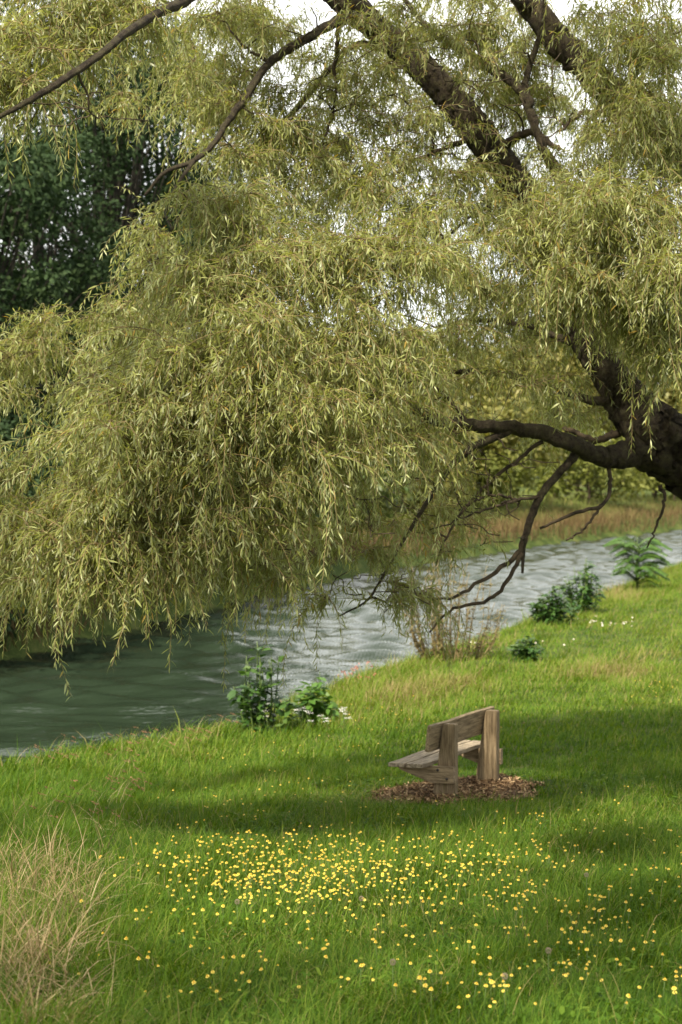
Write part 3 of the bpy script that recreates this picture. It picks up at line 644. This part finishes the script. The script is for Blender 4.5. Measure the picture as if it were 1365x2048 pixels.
# dry straw in the left foreground
st = Geo()
def px_ground(px, py): return [q for q in (ground_at(a, b_) for a, b_ in zip(px, py)) if q is not None]
def ell(n, cx, cy, rx, ry):
    a = RNG.uniform(0, 6.283, n); r = np.sqrt(RNG.random(n)); return cx + rx * r * np.cos(a), cy + ry * r * np.sin(a)
for n, cx, cy, rx, ry, h0, h1 in ((100, 40, 1900, 120, 120, .2, .62), (46, 120, 1790, 90, 80, .2, .6), (60, 20, 1780, 90, 60, .2, .55), (90, 60, 2040, 130, 60, .2, .45), (10, 200, 1800, 60, 90, .2, .45), (14, 180, 1680, 180, 40, .3, .5)):
    q = np.array(px_ground(*ell(n, cx, cy, rx, ry)))
    rep = 6; B0 = np.repeat(q, rep, 0) + RNG.normal(0, .07, (len(q) * rep, 3)) * np.array([1, 1, 0]); B0[:, 2] = g(B0[:, 0], B0[:, 1])
    m_ = len(B0); head = RNG.uniform(0, 6.283, m_)
    blades(st, B0, head, RNG.uniform(h0, h1, m_), RNG.uniform(.004, .009, m_), RNG.uniform(.2, 2.4, m_), 5, RNG.random(m_), 0, RNG.uniform(.0, .9, m_))
q = np.array(px_ground(*ell(130, 50, 1890, 140, 160))); B0 = np.repeat(q, 6, 0) + RNG.normal(0, .1, (len(q) * 6, 3)) * np.array([1, 1, 0]); B0[:, 2] = g(B0[:, 0], B0[:, 1]) + RNG.uniform(.02, .2, len(B0)); m_ = len(B0)
blades(st, B0, RNG.uniform(0, 6.283, m_), RNG.uniform(.12, .35, m_), RNG.uniform(.003, .007, m_), RNG.uniform(-.6, .8, m_), 4, RNG.random(m_) * .7, 0, RNG.uniform(.6, 1.6, m_))
tag(st.build('dry_grass', M['straw']), 'dry pinkish straw stalks tangled in the lower left foreground', 'dry grass', kind='stuff')

# rusty seed-headed grass along the near water edge
sg = Geo()
q = []
for n, cx, cy, rx, ry in ((26, 120, 1535, 110, 14), (34, 290, 1500, 110, 14), (18, 400, 1480, 60, 10), (22, 120, 1640, 130, 45), (16, 215, 1600, 30, 40)):
    q += px_ground(*ell(n, cx, cy, rx, ry))
q = np.array(q); n = len(q); H = RNG.uniform(.28, .55, n); hd = RNG.uniform(-.6, 1.2, n)
blades(sg, q, hd, H, .005, .9, 4, RNG.random(n), 0, .1)
for k in range(n):
    ang = .1 + .9; tip = q[k] + np.array([math.cos(hd[k]), math.sin(hd[k]), 0]) * H[k] * math.sin(ang * .8) + np.array([0, 0, H[k] * math.cos(ang * .8)])
    m_ = 16; f = RNG.random(m_)[:, None]; dirv = np.array([math.cos(hd[k]), math.sin(hd[k]), -.4])
    leaves(sg, tip + dirv * f * .09, dirv + RNG.normal(0, .5, (m_, 3)), RNG.normal(0, 1, (m_, 3)), .022, .008, .1, RNG.random(m_), 1)
tag(sg.build('seeding_grass', [M['straw'], M['seed']]), 'thin rusty seeding grass nodding over the near water edge', 'seeding grass', kind='stuff')

# reeds on the far bank
rg = Geo()
def along(L, n, t0, t1, o0, o1):
    s = spline(L, 600); tt = RNG.uniform(t0, t1, n) * 599; i = np.clip(tt.astype(int), 0, 598); f = (tt - i)[:, None]
    p_ = s[i] * (1 - f) + s[i + 1] * f; d_ = unit(s[i + 1] - s[i]); nn = np.stack([-d_[:, 1], d_[:, 0]], 1); o_ = RNG.uniform(o0, o1, n)
    q = p_ + nn * o_[:, None]; return q[:, 0], q[:, 1], o_
x, y, o_ = along(FARB, 26000, .30, .86, .1, 5)
blades(rg, np.stack([x, y, g(x, y)], 1), RNG.uniform(0, 6.28, len(x)), RNG.uniform(.5, 1.3, len(x)) * (1 - .08 * o_), .035, RNG.uniform(.2, 1, len(x)), 2, np.clip(.15 + .12 * o_ + RNG.normal(0, .2, len(x)), 0, 1))
x, y, o_ = along(FARB, 26000, .30, .86, 4, 26)
blades(rg, np.stack([x, y, g(x, y)], 1), RNG.uniform(0, 6.28, len(x)), RNG.uniform(.3, .8, len(x)), .06, RNG.uniform(.2, 1, len(x)), 2, np.clip(.85 + RNG.normal(0, .2, len(x)), 0, 1))
tag(rg.build('reeds', M['reed']), 'rusty brown reeds and rank grass on the far river bank', 'reeds', kind='stuff')

# ------------------------------------------------------------------ flowers
def flower_mesh(head_r, stem_h, petals, mpet, dome=.25, layers=2):
    gg = Geo(); top = np.array([0, 0, stem_h])
    tube(gg, [(0, 0, -.02), (.006, .003, stem_h * .5), (0, 0, stem_h)], [.0016, .0014, .0016], 4, mat=2)
    for l in range(layers):
        a = np.arange(petals) * 2 * math.pi / petals + l * .2; dv = np.stack([np.cos(a), np.sin(a), np.full(petals, dome + .45 * l)], 1)
        leaves(gg, np.repeat(top[None] + np.array([[0, 0, .002 * l]]), petals, 0), dv, np.tile([0, 0, 1.0], (petals, 1)), head_r * (1 - .28 * l) * RNG.uniform(.9, 1.05, petals), head_r * .46, .25, .5, 0, (.45, .85, .9, 1))
    tube(gg, [top + (0, 0, .0), top + (0, 0, .006), top + (0, 0, .009)], [head_r * .33, head_r * .3, head_r * .12], 8, mat=1)
    return gg
protos = []
for k in range(5):
    o = flower_mesh(.0100, .14, 13, 'yellow').build('yellow_flower', [M['yellow'], M['eye'], M['stem']]); protos.append(o.data); bpy.data.objects.remove(o)
FB = [(190, 490, 1760, 200, 50), (140, 650, 1770, 170, 55), (60, 560, 1810, 130, 30), (60, 850, 1770, 160, 45), (26, 720, 1790, 90, 60), (34, 560, 1725, 120, 30), (40, 930, 1730, 110, 35), (26, 1080, 1750, 90, 40), (22, 440, 1860, 200, 40),
      (20, 1030, 1840, 60, 25), (40, 880, 1850, 250, 50), (24, 1190, 1890, 40, 30), (14, 1220, 1900, 90, 40), (18, 1165, 1985, 45, 25), (22, 960, 2015, 100, 22), (12, 1270, 1830, 90, 60), (14, 830, 1920, 200, 40),
      (16, 1290, 1730, 80, 80), (12, 1330, 1960, 60, 60), (12, 460, 2010, 140, 35), (14, 320, 1940, 130, 60), (8, 650, 1960, 120, 40), (24, 900, 1680, 330, 35), (20, 640, 1640, 260, 50), (16, 1180, 1680, 170, 60), (30, 600, 1550, 200, 60), (22, 760, 1450, 120, 30), (24, 1310, 1395, 60, 20), (10, 680, 1870, 300, 50)]
fl = []
for n, cx, cy, rx, ry in FB: fl += px_ground(*ell(int(n * .75), cx, cy, rx * 1.05, ry * 1.1)) + px_ground(*ell(int(n * .6), cx + RNG.normal(0, 40), cy + RNG.normal(0, 20), rx * 1.5, ry * 1.5))
fl += px_ground(RNG.uniform(330, 1365, 120), RNG.uniform(1700, 2048, 120))
fl = sorted(fl, key=lambda q: q[1])
def fl_rot(): return (RNG.normal(.45, .25), RNG.normal(0, .3), 0) if True else None
for k, q in enumerate(fl[:300]):
    o = bpy.data.objects.new('yellow_flower', protos[k % 5]); col.objects.link(o)
    o.location = (q[0], q[1], q[2]); s = RNG.uniform(.7, 1.3); o.scale = (s, s, s * RNG.uniform(.75, 1.35))
    o.rotation_euler = Euler((RNG.normal(.22, .16), RNG.normal(0, .16), 0)); 
    tag(o, 'yellow flower on a thin stem in the grass below the dense yellow drift', 'flower', 'yellow flowers in the foreground grass')
fgm = Geo()
pv = np.empty(len(protos[0].vertices) * 3); protos[0].vertices.foreach_get('co', pv); pv = pv.reshape(-1, 3)
pf = [(tuple(p_.vertices), p_.material_index) for p_ in protos[0].polygons]
byk = {}
for f_, m_ in pf: byk.setdefault((len(f_), m_), []).append(f_)
for q in fl[300:]:
    e = Euler((RNG.normal(.22, .16), RNG.normal(0, .16), 0)).to_matrix(); s = RNG.uniform(.85, 1.2); sz = RNG.uniform(.8, 1.3)
    v = (pv * np.array([s, s, s * sz])) @ np.array(e).T + q; base_n = fgm.n
    first = True
    for (k_, m_), l_ in byk.items():
        if first: fgm.add(v, [np.array(l_)], .5, m_); first = False
        else: fgm.f.setdefault((k_, m_), []).append(np.array(l_) + base_n)
tag(fgm.build('small_yellow_flowers', [M['yellow'], M['eye'], M['stem']]), 'tiny yellow flowers drifting through the grass from the dense patch to around the bench', 'flowers', kind='stuff')

cg = Geo(); tube(cg, [(0, 0, -.02), (0, 0, .25)], [.002, .0015], 4, mat=1)
n = 130; dv = unit(RNG.normal(0, 1, (n, 3))); leaves(cg, np.tile([0, 0, .25], (n, 1)) + dv * .006, dv, RNG.normal(0, 1, (n, 3)), .011, .0036, .05, .5, 0, (.5, .95, .3, 1))
o = cg.build('dandelion_clock', [M['fluff'], M['stem']]); cm = o.data; bpy.data.objects.remove(o)
for px, py, lab in ((723, 1833, 'dandelion clock below the densest drift of yellow flowers'), (1173, 1779, 'dandelion clock among sparse yellow flowers at the right'), (1097, 1955, 'dandelion clock low among the foreground flowers at the right'), (1010, 2015, 'dandelion clock close to the bottom edge among yellow flowers'), (475, 1842, 'dandelion clock left of the sunlit grass, under the yellow drift'), (786, 1984, 'dandelion clock in the pale grass near the bottom middle')):
    q = ground_at(px, py + 45); o = bpy.data.objects.new('dandelion_clock', cm); col.objects.link(o); o.location = q; tag(o, 'grey ' + lab, 'dandelion clock', 'dandelion clocks in the grass')

wg = flower_mesh(.022, .17, 9, 'white', layers=1); o = wg.build('white_flower', [M['white'], M['eye'], M['stem']]); wm = o.data; bpy.data.objects.remove(o)
for n, cx, cy, rx, ry in ((12, 960, 1300, 45, 14), (14, 1200, 1255, 60, 12), (6, 1090, 1290, 60, 20), (6, 1260, 1260, 80, 15)):
    for q in px_ground(*ell(n, cx, cy, rx, ry)):
        o = bpy.data.objects.new('white_flower', wm); col.objects.link(o); o.location = q; o.rotation_euler = (RNG.normal(.5, .2), RNG.normal(0, .2), 0)
        tag(o, 'small white flower dotting the sunny bank beyond the bench', 'flower', 'white flowers on the sunny bank')

# ------------------------------------------------------------------ plants on the near bank
def leafy(name, label, cat, px, py, W_px, H_px, mat, nst, lw, asp=.5, per=26, spread=1.0, group=None, D_=None, upright=.5, thin=1.0):
    q = ground_at(px, py) if D_ is None else np.array([*P(px, py, D_)[:2], g1(*P(px, py, D_)[:2])])
    sc_ = q[1] / F_PX; Hh = H_px * sc_; Rr = W_px / 2 * sc_
    root = empty(name, q); tag(root, label, cat, group)
    sg_, lg_ = Geo(), Geo()
    for k in range(nst):
        a = RNG.uniform(0, 6.283); r = Rr * math.sqrt(RNG.random()) * spread; h = Hh * (1 - .5 * (r / max(Rr, .01)) ** 2) * RNG.uniform(.7, 1.05)
        b0 = np.array([math.cos(a), math.sin(a), 0]) * r * (1 - upright) ; e = np.array([math.cos(a) * r, math.sin(a) * r * .8, h])
        s = spline([b0 - (0, 0, .1), b0 * .6 + e * .4 + RNG.normal(0, .04 * Hh, 3), e], 12); tube(sg_, s, np.linspace(.012, .004, 12) * max(Hh, .5) * thin, 5)
        t_ = RNG.uniform(.12, 1, per); i = np.clip((t_ * 11).astype(int), 0, 10); p_ = s[i] + RNG.normal(0, .02, (per, 3))
        az = RNG.uniform(0, 6.283, per); dv = np.stack([np.cos(az), np.sin(az), RNG.uniform(-.3, .6, per)], 1)
        leaves(lg_, p_, dv, np.array([0, 0, 1.0]) + RNG.normal(0, .3, (per, 3)), lw * RNG.uniform(.6, 1.2, per), lw * asp, RNG.uniform(.1, .5, per), np.clip(RNG.normal(.5, .22, per), 0, 1))
    sg_.build('stem', M['twig'] if mat in ('brown',) else M['stem'], root, smooth=True); lg_.build('foliage', M[mat], root); return root

leafy('leafy_shrub', 'dark green leafy shrub at the water edge, taller of the two under the willow curtain', 'shrub', 525, 1466, 120, 185, 'bush', 18, .20, .5, 22, group='leafy shrubs at the water edge')
leafy('leafy_shrub', 'low spreading green shrub just right of the tall one at the water edge', 'shrub', 626, 1450, 100, 110, 'bright', 12, .19, .55, 26, group='leafy shrubs at the water edge')
leafy('small_bush', 'small round dark green bush alone on the sunny bank', 'bush', 1052, 1322, 62, 55, 'bush', 26, .16, .4, 30, 1.0)
leafy('weed_clump', 'low dark weed clump on the bank, left of a taller spike', 'weed', 1110, 1250, 110, 85, 'bush', 30, .24, .35, 30)
leafy('spire_weed', 'tall spire-shaped dark weed on the bank crest', 'weed', 1165, 1228, 80, 120, 'bush', 26, .24, .35, 36)
leafy('twiggy_shrub', 'sparse brown twiggy shrub silhouetted against the bright water', 'shrub', 900, 1318, 220, 240, 'brown', 54, .12, .35, 40, 1.1, thin=.45)
leafy('twiggy_shrub', 'smaller rusty weed clump left of the twiggy shrub by the water', 'weed', 800, 1330, 80, 100, 'brown', 14, .10, .35, 22, 1.1)

# fern-leaved young tree on the crest
q = ground_at(1275, 1180); print('sapling', q); root = empty('fern_leaved_sapling', q); tag(root, 'bright green sapling with long fern-like fronds on the bank crest', 'sapling')
sg_, lg_ = Geo(), Geo()
k_ = q[1] / F_PX
for k in range(64):
    a = RNG.uniform(0, 6.283); h = RNG.uniform(8, 92) * k_; L = RNG.uniform(44, 74) * k_
    b0 = np.array([0, 0, h]); e = b0 + np.array([math.cos(a) * L, math.sin(a) * L, RNG.uniform(-.12, .32) * L]); m_ = (b0 + e) / 2 + np.array([0, 0, .22 * L])
    s = spline([b0, m_, e], 16); tube(sg_, s, np.linspace(.012, .005, 16), 4)
    t_ = np.linspace(.1, 1, 30); i = np.clip((t_ * 15).astype(int), 0, 14); p_ = s[i]; tg = unit(np.gradient(s, axis=0))[i]; sdv = unit(np.cross(tg, [0, 0, 1.0]))
    for sg2 in (-1, 1): leaves(lg_, p_, sdv * sg2 + tg * .45 - np.array([0, 0, .25]), np.tile([0, 0, 1.0], (30, 1)), np.interp(t_, [0, .4, 1], [.5, 1, .4]) * .27 * L, .058 * L, .3, np.clip(RNG.normal(.5, .2, 30), 0, 1))
for k in range(3): tube(sg_, [(0, 0, -.1), (RNG.normal(0, .05), RNG.normal(0, .05), 40 * k_), (RNG.normal(0, .1), RNG.normal(0, .1), 82 * k_)], [.03, .02, .01], 6)
sg_.build('stem', M['stem'], root, smooth=True); lg_.build('frond', M['bright'], root)

# cow parsley with white umbels by the shrub
q = ground_at(640, 1470); root = empty('cow_parsley', q); tag(root, 'clump of white umbel flowers in front of the water edge shrubs', 'wildflower')
sg_, ug = Geo(), Geo()
for k in range(26):
    px = RNG.uniform(500, 720); py = RNG.uniform(1450, 1478); b0 = ground_at(px, py) - q; h = RNG.uniform(.2, .42); e = b0 + np.array([RNG.normal(0, .06), RNG.normal(0, .06), h]); tube(sg_, spline([np.array([0, 0, -.1]), b0 - np.array([0, 0, .03]), (b0 + e) / 2 + RNG.normal(0, .02, 3), e], 10), .004, 4)
    m_ = 26; dv = RNG.normal(0, 1, (m_, 3)) * np.array([1, 1, .1]); c_ = e + RNG.normal(0, .028, (m_, 3)) * np.array([1, 1, .25]); leaves(ug, c_, dv, np.tile([0, 0, 1.0], (m_, 1)), .02, .014, .05, .5, 0, (.3, .8, 1, 1))
sg_.build('stem', M['stem'], root); ug.build('blossom', M['white'], root)
# pink-red bloom patch at the water edge
q = ground_at(712, 1372); root = empty('red_flowering_plant', q); tag(root, 'low plant with pinkish red blooms where the bank meets bright water', 'wildflower')
sg_, ug = Geo(), Geo()
for k in range(16):
    e = np.array([RNG.normal(0, .22), RNG.normal(0, .3), RNG.uniform(.1, .4)]); tube(sg_, spline([np.array([0, 0, -.1]), e * (.8, .8, 0), e], 8), .004, 4); m_ = 8
    leaves(ug, e + RNG.normal(0, .02, (m_, 3)), RNG.normal(0, 1, (m_, 3)), RNG.normal(0, 1, (m_, 3)), .035, .02, .1, .5)
sg_.build('stem', M['stem'], root); ug.build('blossom', M['pink'], root)

# ------------------------------------------------------------------ trees across the river
def tree(name, label, x, y, h, r, mat, ncl, per, leaf, tr=.25, low=.25, group='trees across the river', clump=.2, cat='tree', flat=.8):
    z = g1(x, y); root = empty(name, (x, y, z)); tag(root, label, cat, group)
    tg_, cg_ = Geo(), Geo()
    top = np.array([RNG.normal(0, .04) * h, RNG.normal(0, .04) * h, h * .9])
    tr_s = spline([(0, 0, -.3), (RNG.normal(0, .01) * h, 0, h * .3), top * .6 + RNG.normal(0, .015, 3) * h, top], 16); tube(tg_, tr_s, np.linspace(tr, tr * .15, 16), 8, .08)
    C = []
    while len(C) < ncl:
        a = RNG.uniform(-1, 1, 3); rr = a @ a
        if rr > 1 or (rr < .2 and RNG.random() < .7): continue
        zz = (a[2] + 1) / 2; wid = np.interp(zz, [0, .35, .75, 1], [.75, 1, .8, .4]); C.append([a[0] * r * wid, a[1] * r * wid, h * (low + (1 - low) * zz)])
    for c in np.array(C):
        i = int(np.clip(c[2] / h * .75 * 15, 2, 14)); b0 = tr_s[i]; mid = (b0 + c) / 2 + np.array([0, 0, -.04 * h]) * RNG.random(); tube(tg_, spline([b0, mid, c], 7), np.linspace(tr * .22, .015, 7), 4, cap=False)
        cr = r * clump * RNG.uniform(.7, 1.4); n = int(per * RNG.uniform(.6, 1.3)); dv = unit(RNG.normal(0, 1, (n, 3))); p_ = c + dv * (cr * RNG.uniform(.25, 1, n) ** .6)[:, None] * np.array([1.15, 1.15, flat])
        t0 = RNG.normal(.5, .15)
        leaves(cg_, p_, dv + RNG.normal(0, .7, (n, 3)) - np.array([0, 0, .3]), dv + RNG.normal(0, .5, (n, 3)) + np.array([0, 0, .6]), leaf * RNG.uniform(.6, 1.3, n), leaf * .5, .2, np.clip(t0 + RNG.normal(0, .18, n), 0, 1))
    tg_.build('trunk', M['dark_bark'] if mat == 'dark' else M['branch'], root, smooth=True); cg_.build('crown', M[mat], root); return root

SHADE = [(1330, 1790, 110, 150, 16, 9), (1280, 1960, 130, 60, 4, 8), (60, 1690, 170, 50, 14, 10), (300, 1640, 200, 30, 8, 10), (120, 1830, 90, 60, 2, 9), (330, 1990, 160, 50, 4, 8), (60, 2040, 160, 60, 4, 8), (1180, 1690, 160, 40, 10, 10), (1120, 1880, 60, 40, 2, 8.5), (740, 1690, 120, 20, 3, 10)]
def at(px, D): return (px - 682.5) / F_PX * D
TREES = [
    ('dark_tree', 'very dark tall tree filling the left edge behind the willow', at(-60, 50), 50, 18, 4.6, 'dark', 130, 320, .21),
    ('dark_tree', 'dark tree with bare grey limbs showing near the left edge', at(110, 56), 56, 15.2, 3.4, 'dark', 66, 300, .20),
    ('dark_tree', 'tall bluish dark conifer-like tree behind the upper left willow branch', at(225, 62), 62, 22, 5.4, 'dark', 190, 320, .21),
    ('dark_tree', 'dark tree with a rounded top, right of the tall conifer-like one', at(345, 68), 68, 21.5, 4.4, 'dark', 90, 300, .23),
    ('dark_bush', 'dense black-green bush overhanging the far left water edge', at(20, 46), 46, 5.5, 3.6, 'dark', 46, 240, .18),
    ('dark_bush', 'dark overhanging bush on the far bank behind the willow curtain', at(300, 60), 60, 6.0, 4.2, 'dark', 66, 300, .20),
    ('dark_bush', 'dark bush on the far left bank trailing into the water beside the overhanging one', at(-70, 42), 42, 4.5, 3.0, 'dark', 40, 120, .26),
    ('dark_bush', 'dark low bush on the far bank under the left willow tips', at(130, 51), 51, 4.5, 3.4, 'dark', 40, 120, .26),
    ('dark_bush', 'second dark low bush on the far bank, nearest the bright water', at(430, 70), 70, 5, 4.0, 'dark', 40, 120, .3),
    ('pale_tree', 'pale yellow-green tree across the river behind the willow middle', at(560, 100), 100, 12, 6.5, 'light', 80, 110, .5),
    ('pale_tree', 'broad yellow-green tree across the river left of the big limb', at(760, 112), 112, 12.5, 7.0, 'light', 90, 110, .55),
    ('pale_tree', 'yellow-green tree across the river between the big limbs', at(930, 126), 126, 11, 7.5, 'light', 90, 110, .6),
    ('pale_tree', 'yellow-green tree across the river seen behind the trunk fork', at(1110, 150), 150, 17, 8.5, 'light', 90, 110, .7),
    ('pale_tree', 'pale olive tree across the river at the right edge of the view', at(1310, 178), 178, 19, 10, 'light', 90, 110, .8),
    ('pale_tree', 'far olive tree beyond the field past the right edge', at(1560, 200), 200, 26, 12, 'mid', 80, 100, .9),
    ('field_bush', 'yellow-green round bush on the far bank under the big limb', at(985, 122), 122, 5.6, 3.8, 'field', 40, 90, .45),
    ('field_bush', 'yellow-green bush on the far bank right of the forked bare branch', at(1180, 142), 142, 6, 5.0, 'field', 40, 90, .5),
    ('field_bush', 'yellow-green bush on the far bank at the right edge', at(1350, 165), 165, 6.5, 6.0, 'field', 40, 90, .55),
    ('field_bush', 'pale olive bush on the far bank left of the bare branches', at(850, 106), 106, 5, 4.0, 'light', 40, 90, .45),
    ('field_bush', 'olive thicket on the far bank behind the hanging willow tips', at(680, 92), 92, 4.2, 4.2, 'mid', 44, 90, .42),
    ('field_bush', 'dark olive thicket on the far bank beside the dark trees', at(480, 76), 76, 4.5, 4.0, 'mid', 44, 90, .36),
]
for nm, lab, x, y, h, r, mt, nc, per, lf in TREES:
    b_ = nm.endswith('bush')
    tree(nm, lab, x, y, h, r, mt, nc, per, lf, .12 if b_ else .32, .05 if b_ else (.08 if mt == 'dark' else .18), group='bushes across the river' if b_ else 'trees across the river', clump=.3 if b_ else .22, cat='bush' if b_ else 'tree')

# added tree, out of view behind the viewer: boughs placed to dapple the foreground
tx, ty = -8.5, -7.0
root = empty('added_shade_tree', (tx, ty, g1(tx, ty))); tag(root, 'unseen broadleaf tree added behind the viewer to shade the foreground grass', 'tree')
tg_, cg_ = Geo(), Geo(); o_ = np.array(root.location)
trunk_s = spline([(0, 0, -.4), (.1, .1, 3), (.4, .5, 7), (.8, 1.2, 11)], 20); tube(tg_, trunk_s, np.linspace(.42, .1, 20), 12, .07)
for px, py, rx, ry, n, hh in [(a, b_, c, d, max(2, int(e * .65)), f) for a, b_, c, d, e, f in SHADE]:
    for q in px_ground(*ell(n, px, py, rx, ry)):
        hgt = hh * RNG.uniform(.85, 1.15); c = q + np.array(sd) * (hgt / sd.z) - o_
        b0 = trunk_s[int(np.clip((c[2] - 2.5) / 11 * 20, 6, 19))]; mid = (b0 + c) / 2 + np.array([0, 0, .5]); tube(tg_, spline([b0, mid, c], 9), np.linspace(.05, .01, 9), 5, cap=False)
        m_ = 150; dv = unit(RNG.normal(0, 1, (m_, 3))); p_ = c + dv * (RNG.random(m_) ** .5 * .62)[:, None]
        leaves(cg_, p_, dv + RNG.normal(0, .6, (m_, 3)), RNG.normal(0, .6, (m_, 3)) + np.array([0, 0, 1.0]), RNG.uniform(.09, .16, m_), .075, .2, np.clip(RNG.normal(.5, .2, m_), 0, 1))
tg_.build('trunk', M['branch'], root, smooth=True); cg_.build('crown', M['mid'], root)

# far wood closing the horizon
wd = Geo()
n = 26000; ang = RNG.uniform(-1.15, 1.25, n); dist = RNG.uniform(250, 300, n); X = np.sin(ang) * dist; Y = np.cos(ang) * dist
Hh = 11 + 4 * np.sin(ang * 23) + 3 * np.sin(ang * 61 + 1) + 2 * np.sin(ang * 140); Z = 1 + Hh * RNG.random(n) ** .8
leaves(wd, np.stack([X, Y, Z], 1), RNG.normal(0, 1, (n, 3)), RNG.normal(0, 1, (n, 3)), RNG.uniform(2, 3.6, n), 1.6, .2, np.clip(RNG.normal(.5, .25, n), 0, 1), 0, (.3, .7, 1, .9))
tag(wd.build('far_wood', M['mid']), 'distant belt of woodland beyond the river flats', 'woodland', kind='stuff')

# pale post on the far bank
q = np.array([at(1133, 165), 165, 0]); q[2] = g1(q[0], q[1]); root = empty('pale_post', q); tag(root, 'small pale post on the far bank under the willow fork', 'post')
pg = Geo(); tube(pg, [(0, 0, -.2), (0, 0, 8.2), (0, 0, 8.25)], [.24, .22, .15], 8); pg.build('shaft', M['post'], root, smooth=True)
print('done')
